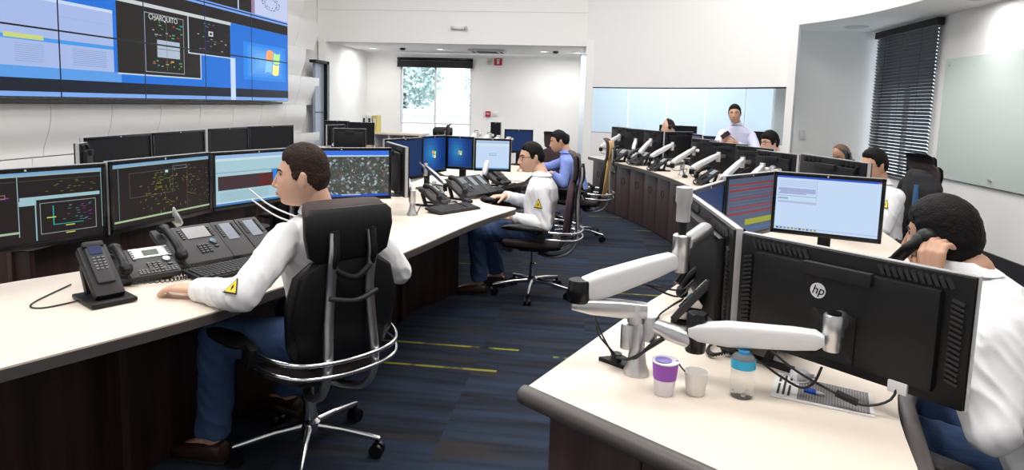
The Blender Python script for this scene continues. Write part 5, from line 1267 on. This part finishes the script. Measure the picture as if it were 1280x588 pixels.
def badge(t, shirt, near, size=.05, G=None, up=(0, 0, 1)):
    me = shirt.data; bv = BVHTree.FromPolygons([v.co for v in me.vertices], [p.vertices[:] for p in me.polygons])
    p, n, _, _ = bv.find_nearest(V(near)); u = (V(up)-n*V(up).dot(n)).normalized(); s = n.cross(u)
    # smooth normal
    nn = V()
    for co in (p+u*.015, p-u*.015, p+s*.015, p-s*.015): nn += bv.find_nearest(co)[1]
    n = nn.normalized(); u = (V(up)-n*V(up).dot(n)).normalized(); s = n.cross(u); p = p+n*.005-G
    def tri(k, d, m, nm): 
        mb = MB(); a = [p+n*d+u*size*.6*k, p+n*d-u*size*.4*k+s*size*.5*k, p+n*d-u*size*.4*k-s*size*.5*k]; b_ = [q-n*.003 for q in a]
        mb.poly(a); mb.poly(b_[::-1])
        for i in range(3): mb.poly([a[i], b_[i], b_[(i+1) % 3], a[(i+1) % 3]])
        mb.build(nm, m, t)
    tri(1.12, .0, M_blk2, 'sleeve_badge_border'); tri(.92, .0010, mat('badge_yellow', (.80, .62, .05), .6), 'sleeve_badge')
    mb = MB(); c = p+n*.0016
    mb.poly([c+u*size*.22, c+s*size*.08-u*.0, c-u*size*.28, c-s*size*.10-u*size*.02]); mb.build('badge_mark', M_blk2, t)
def lat(fwd): return V((0, 0, 1)).cross(V(fwd).normalized())
# ---- near man on the left
F = V((-.82, .57, 0)).normalized(); Lf = lat(F)
pel = V((-1.02, 2.46, .56)); J = dict(head=(-1.105, 2.405, 1.195), neck=(-1.05, 2.44, 1.05), chest=(-1.045, 2.465, .91), pelvis=pel,
    shL=(-1.135, 2.32, .965), elL=(-1.19, 2.09, .805), wrL=(-1.425, 2.20, .785), shR=(-.94, 2.61, .965), elR=(-.82, 2.76, .75), wrR=(-1.06, 2.90, .79),
    hipL=pel+Lf*.08+V((-.02, .0, -.02)), hipR=pel-Lf*.09+V((-.02, 0, -.02)), knL=(-1.45, 2.37, .54), knR=(-1.32, 2.75, .54), anL=(-1.50, 2.40, .085), anR=(-1.38, 2.84, .085), toeL=V((-.9, .1, 0)), toeR=V((-.85, .3, 0)))
p1, s1_, H1, _ = person('seated man in white shirt and jeans, back to us, at near left console', (-1.05, 2.45, 0), J, F, (-.955, -.22, -.03), hairm=M_hair2, thick=(.014, .002), voxel=.004, htilt=0,
    hands=(('L', (-.93, .05, -.03), (0, 0, 1), (.15, .9, 0), .30), ('R', (-.9, .1, -.02), (0, 0, 1), (0, -1, 0), .3)), sleeve=.046, wr=.011)
badge(p1, s1_, (-1.21, 2.02, .885), .052, V((-1.05, 2.45, 0)))
# ---- man with glasses
F = V((-1, .12, 0)).normalized(); Lf = lat(F); pel = V((-.40, 5.08, .545))
J = dict(head=(-.47, 5.12, 1.085), neck=(-.385, 5.10, .945), chest=(-.375, 5.09, .81), pelvis=pel, shL=(-.375, 4.925, .855), elL=(-.335, 4.86, .60), wrL=(-.58, 4.88, .645),
    shR=(-.37, 5.27, .855), elR=(-.48, 5.28, .70), wrR=(-.665, 5.03, .785), hipL=pel+Lf*.09+V((-.03, 0, -.02)), hipR=pel-Lf*.09+V((-.03, 0, -.02)),
    knL=(-.86, 4.93, .50), knR=(-.86, 5.18, .52), anL=(-.84, 4.98, .085), anR=(-.72, 5.25, .085), toeL=V((-1, 0, 0)), toeR=V((-.95, .2, 0)))
p2, s2_, H2, _ = person('seated man with black glasses and white shirt, hand on the mouse', (-.45, 5.08, 0), J, F, (-.94, -.36, -.12), thick=(.009, .004), voxel=.005,
    hands=(('L', (-.8, .2, .1), (-.2, -.6, .6), (0, 0, 1), .5), ('R', (-.75, -.55, -.08), (0, 0, 1), (.4, -.6, 0), .45)), glasses=M_blk2, wr=.010)
badge(p2, s2_, (-.39, 4.83, .76), .065, V((-.45, 5.08, 0)))
# ---- man in blue
F = V((-1, .1, 0)).normalized(); Lf = lat(F); pel = V((-.12, 7.32, .54))
J = dict(head=(-.37, 7.32, 1.10), neck=(-.28, 7.32, .97), chest=(-.23, 7.32, .83), pelvis=pel, shL=(-.27, 7.15, .87), elL=(-.30, 7.06, .66), wrL=(-.43, 7.05, .77), shR=(-.27, 7.49, .87), elR=(-.47, 7.44, .80), wrR=(-.68, 7.30, .79),
    hipL=pel+Lf*.09, hipR=pel-Lf*.09, knL=(-.56, 7.2, .53), knR=(-.56, 7.42, .53), anL=(-.5, 7.2, .085), anR=(-.5, 7.42, .085), toeL=V((-1, 0, 0)), toeR=V((-1, 0, 0)))
person('seated man in bright blue shirt leaning on the far desk', (-.2, 7.32, 0), J, F, (-.97, -.1, -.25), shirt=M_blue, skin=M_skin2, pants=M_dkcloth, voxel=.007, hands=(('L', (-.9, .1, 0), (0, 0, 1), (0, 1, 0), .4), ('R', (-.9, -.2, 0), (0, 0, 1), (0, -1, 0), .4)), wr=.005)
# ---- standing man
F = V((-.32, -.94, 0)).normalized(); Lf = lat(F); pel = V((1.88, 8.76, .86))
J = dict(head=(1.765, 8.62, 1.455), neck=(1.815, 8.68, 1.315), chest=(1.845, 8.72, 1.17), pelvis=pel, shL=(1.99, 8.66, 1.18), elL=(2.06, 8.52, .98), wrL=(1.77, 8.34, 1.08),
    shR=(1.67, 8.77, 1.19), elR=(1.55, 8.62, .99), wrR=(1.60, 8.38, 1.11), hipL=pel+Lf*.09, hipR=pel-Lf*.09, knL=(1.96, 8.72, .46), knR=(1.80, 8.74, .46), anL=(1.97, 8.78, .085), anR=(1.80, 8.82, .085), toeL=V((-.2, -.9, 0)), toeR=V((-.35, -.9, 0)))
pst, _, _, _ = person('standing man in pale lavender shirt holding a phone behind curved desk', (1.88, 8.76, 0), J, F, (-.28, -.95, -.02), shirt=M_lav, skin=M_skin2, pants=M_dkcloth, voxel=.005, thick=(.014, .006), htilt=.05, girth=.92, hscale=.97,
    hands=(('R', (.25, -.5, .62), (-.6, -.5, -.2), (0, -.3, 1), .6), ('L', (-.85, -.35, .3), (.1, -.9, .2), (0, 0, 1), .6)), wr=.006)
ph = thing('mobile_phone', 'small dark phone in the hands of the standing man', 'phone', (1.60, 8.27, 1.20)); MB().box((0, 0, 0), (.055, .012, .11), rot=Matrix.Rotation(.9, 4, 'Y'), bev=.003).build('case', M_gloss, ph); MB().box((0, -.0065, 0), (.045, .002, .09), rot=Matrix.Rotation(.9, 4, 'Y')).build('display', M_gry, ph)
def seated(label, hd, F, hdir, **k):
    hd = V(hd); F = V(F).normalized(); Lf = lat(F); nk = hd-F*.07+V((0, 0, -.14)); ch = nk-F*.02+V((0, 0, -.13)); pel = V((ch.x, ch.y, .54))-F*.02
    lean = k.pop('lean', 0); pel -= F*lean
    J = dict(head=hd, neck=nk, chest=ch, pelvis=pel, shL=ch+Lf*.17+V((0, 0, .05)), shR=ch-Lf*.17+V((0, 0, .05)), hipL=pel+Lf*.09, hipR=pel-Lf*.09,
        knL=pel+F*.44+Lf*.10, knR=pel+F*.44-Lf*.10, toeL=F, toeR=F)
    for s, q in (('L', 1), ('R', -1)):
        J['el'+s] = J['sh'+s]+F*.10+Lf*q*.05+V((0, 0, -.24)); J['wr'+s] = J['el'+s]+F*.22-Lf*q*.06+V((0, 0, .06)); a = J['kn'+s]+F*.02; J['an'+s] = V((a.x, a.y, .085))
    for kk in list(k):
        if kk in J: J[kk] = V(k.pop(kk))
    hn = k.pop('hands', [('L', F, (0, 0, 1), -Lf, .4), ('R', F, (0, 0, 1), Lf, .4)])
    k.setdefault('voxel', .008)
    return person(label, (pel.x, pel.y, 0), J, F, hdir, hands=hn, **k)
tb = seated('balding man with black headset behind the far curved desk monitors', (1.12, 10.1, 1.225), (-.7, -.5, 0), (-.95, -.15, -.15), shirt=M_shirt, hair='bald', hairm=M_hair2, skin=M_skin, brow=False)
HMb = tb[2]; G_ = tb[0].location
hs = thing('headset', 'black telephone headset on the balding man', 'headset', (1.12, 10.1, 1.225)); Hh = V((1.12, 10.1, 1.225))
MB().ball((HMb @ V((.084, -.0, 0)))-Hh, .032, 12).build('ear_cup', M_blk, hs); MB().ball((HMb @ V((-.084, -.0, 0)))-Hh, .032, 12).build('ear_cup', M_blk, hs)
MB().tube([(HMb @ V((.092*math.cos(a), -.005, .132*math.sin(a))))-Hh for a in [PI*k/14 for k in range(15)]], .005, 6).build('head_band', M_blk, hs)
seated('dark-haired man with glasses, only head top visible behind curved desk monitors', (1.93, 7.5, 1.165), (-1, -.2, 0), (-.93, -.33, -.2), hair='long', thick=(.016, .010), glasses=M_blk2)
seated('shaven-headed man in black jacket leaning forward by the bay wall', (2.83, 7.9, 1.04), (-.8, -.5, 0), (-.8, -.3, -.75), shirt=M_dkcloth, hair='bald', hairm=mat('shaved_stubble', (.14, .075, .05), .7), skin=M_skin2, neck=(2.93, 7.98, .97), chest=(3.05, 8.02, .86), lean=.1, collar=False)
tg_, sg_, _, _ = seated('man with wire glasses in white shirt beside the bright document monitor', (2.13, 5.28, 1.115), (-1, -.1, 0), (-.96, -.26, -.12), hair='short', thick=(.018, .010), glasses=M_alu, voxel=.006, skin=M_skin2)
badge(tg_, sg_, (2.10, 5.05, .86), .06, tg_.location)
# ---- man on the phone, near right
F = V((-.62, .78, 0)).normalized(); Lf = lat(F)
tp = seated('black-haired man in white shirt holding a telephone handset to his ear', (1.025, 2.03, 1.145), F, (-.62, .78, -.10), hair='long', hscale=.96, thick=(.018, .012), voxel=.0045, hairm=M_hair, skin=M_skin2, girth=1.08,
    neck=(1.085, 1.98, 1.062), chest=(1.17, 1.90, .91), pelvis=(1.30, 1.80, .55), shL=(1.055, 1.76, .955), elL=(.975, 1.615, .76), wrL=(.935, 1.885, 1.045), shR=(1.29, 2.03, .95), elR=(1.27, 2.22, .72), wrR=(1.05, 2.30, .80),
    hands=[('L', (.10, .25, .75), (-.8, -.5, .1), (.2, .8, .3), .75), ('R', (-.8, .2, 0), (0, 0, 1), Lf, .4)], wr=.012, hipL=(1.22, 1.78, .53), hipR=(1.30, 1.92, .53), knL=(.95, 2.05, .53), knR=(1.1, 2.25, .53), anL=(.98, 2.15, .085), anR=(1.12, 2.35, .085))
Ht = tp[2]; hh = thing('telephone_handset', 'black telephone handset held at the ear of the man at right', 'handset', (.94, 1.95, 1.13))
o = V((.94, 1.95, 1.13)); a = Ht @ V((-.098, -.005, .010)); c = Ht @ V((-.085, .10, -.085)); m_ = (a+c)/2+Lf*.035
mb = MB(); P_ = bez([a-Lf*.006, a.lerp(m_, .5)+Lf*.018, m_, c.lerp(m_, .5)+Lf*.01, c], 20); mb.tube([q-o for q in P_], [.020, .025, .026, .024]+[.017]*(len(P_)-8)+[.021, .023, .022, .018], 14, flat=.9); mb.ball(a-o, .029, 14); mb.ball(c-o, .024, 14); mb.build('handset_body', M_blk, hh)
# dark jacket hung on the chair
t = thing('jacket', 'black jacket with blue lining hung over chair behind the man with wire glasses', 'jacket', (2.50, 5.30, .57))
mb = MB(); mb.loft([((0, 0, -.05), V((.06, 0, 0)), V((0, .24, 0))), ((0, 0, .2), V((.075, 0, 0)), V((0, .25, 0))), ((-.01, 0, .40), V((.08, 0, 0)), V((0, .23, 0))), ((-.02, 0, .49), V((.07, 0, 0)), V((0, .17, 0))), ((-.02, 0, .52), V((.04, 0, 0)), V((0, .10, 0)))], 24, 2.4)
remesh(mb, 'body_cloth', M_dkcloth, t, .01, 3, .02, 7)
MB().tube(bez([(-.085, -.12, .42), (-.10, -.14, .2), (-.10, -.15, -.05)], 12), .028, 8, flat=.3).build('blue_lining', mat('lining_blue', (.04, .12, .25), .7), t)
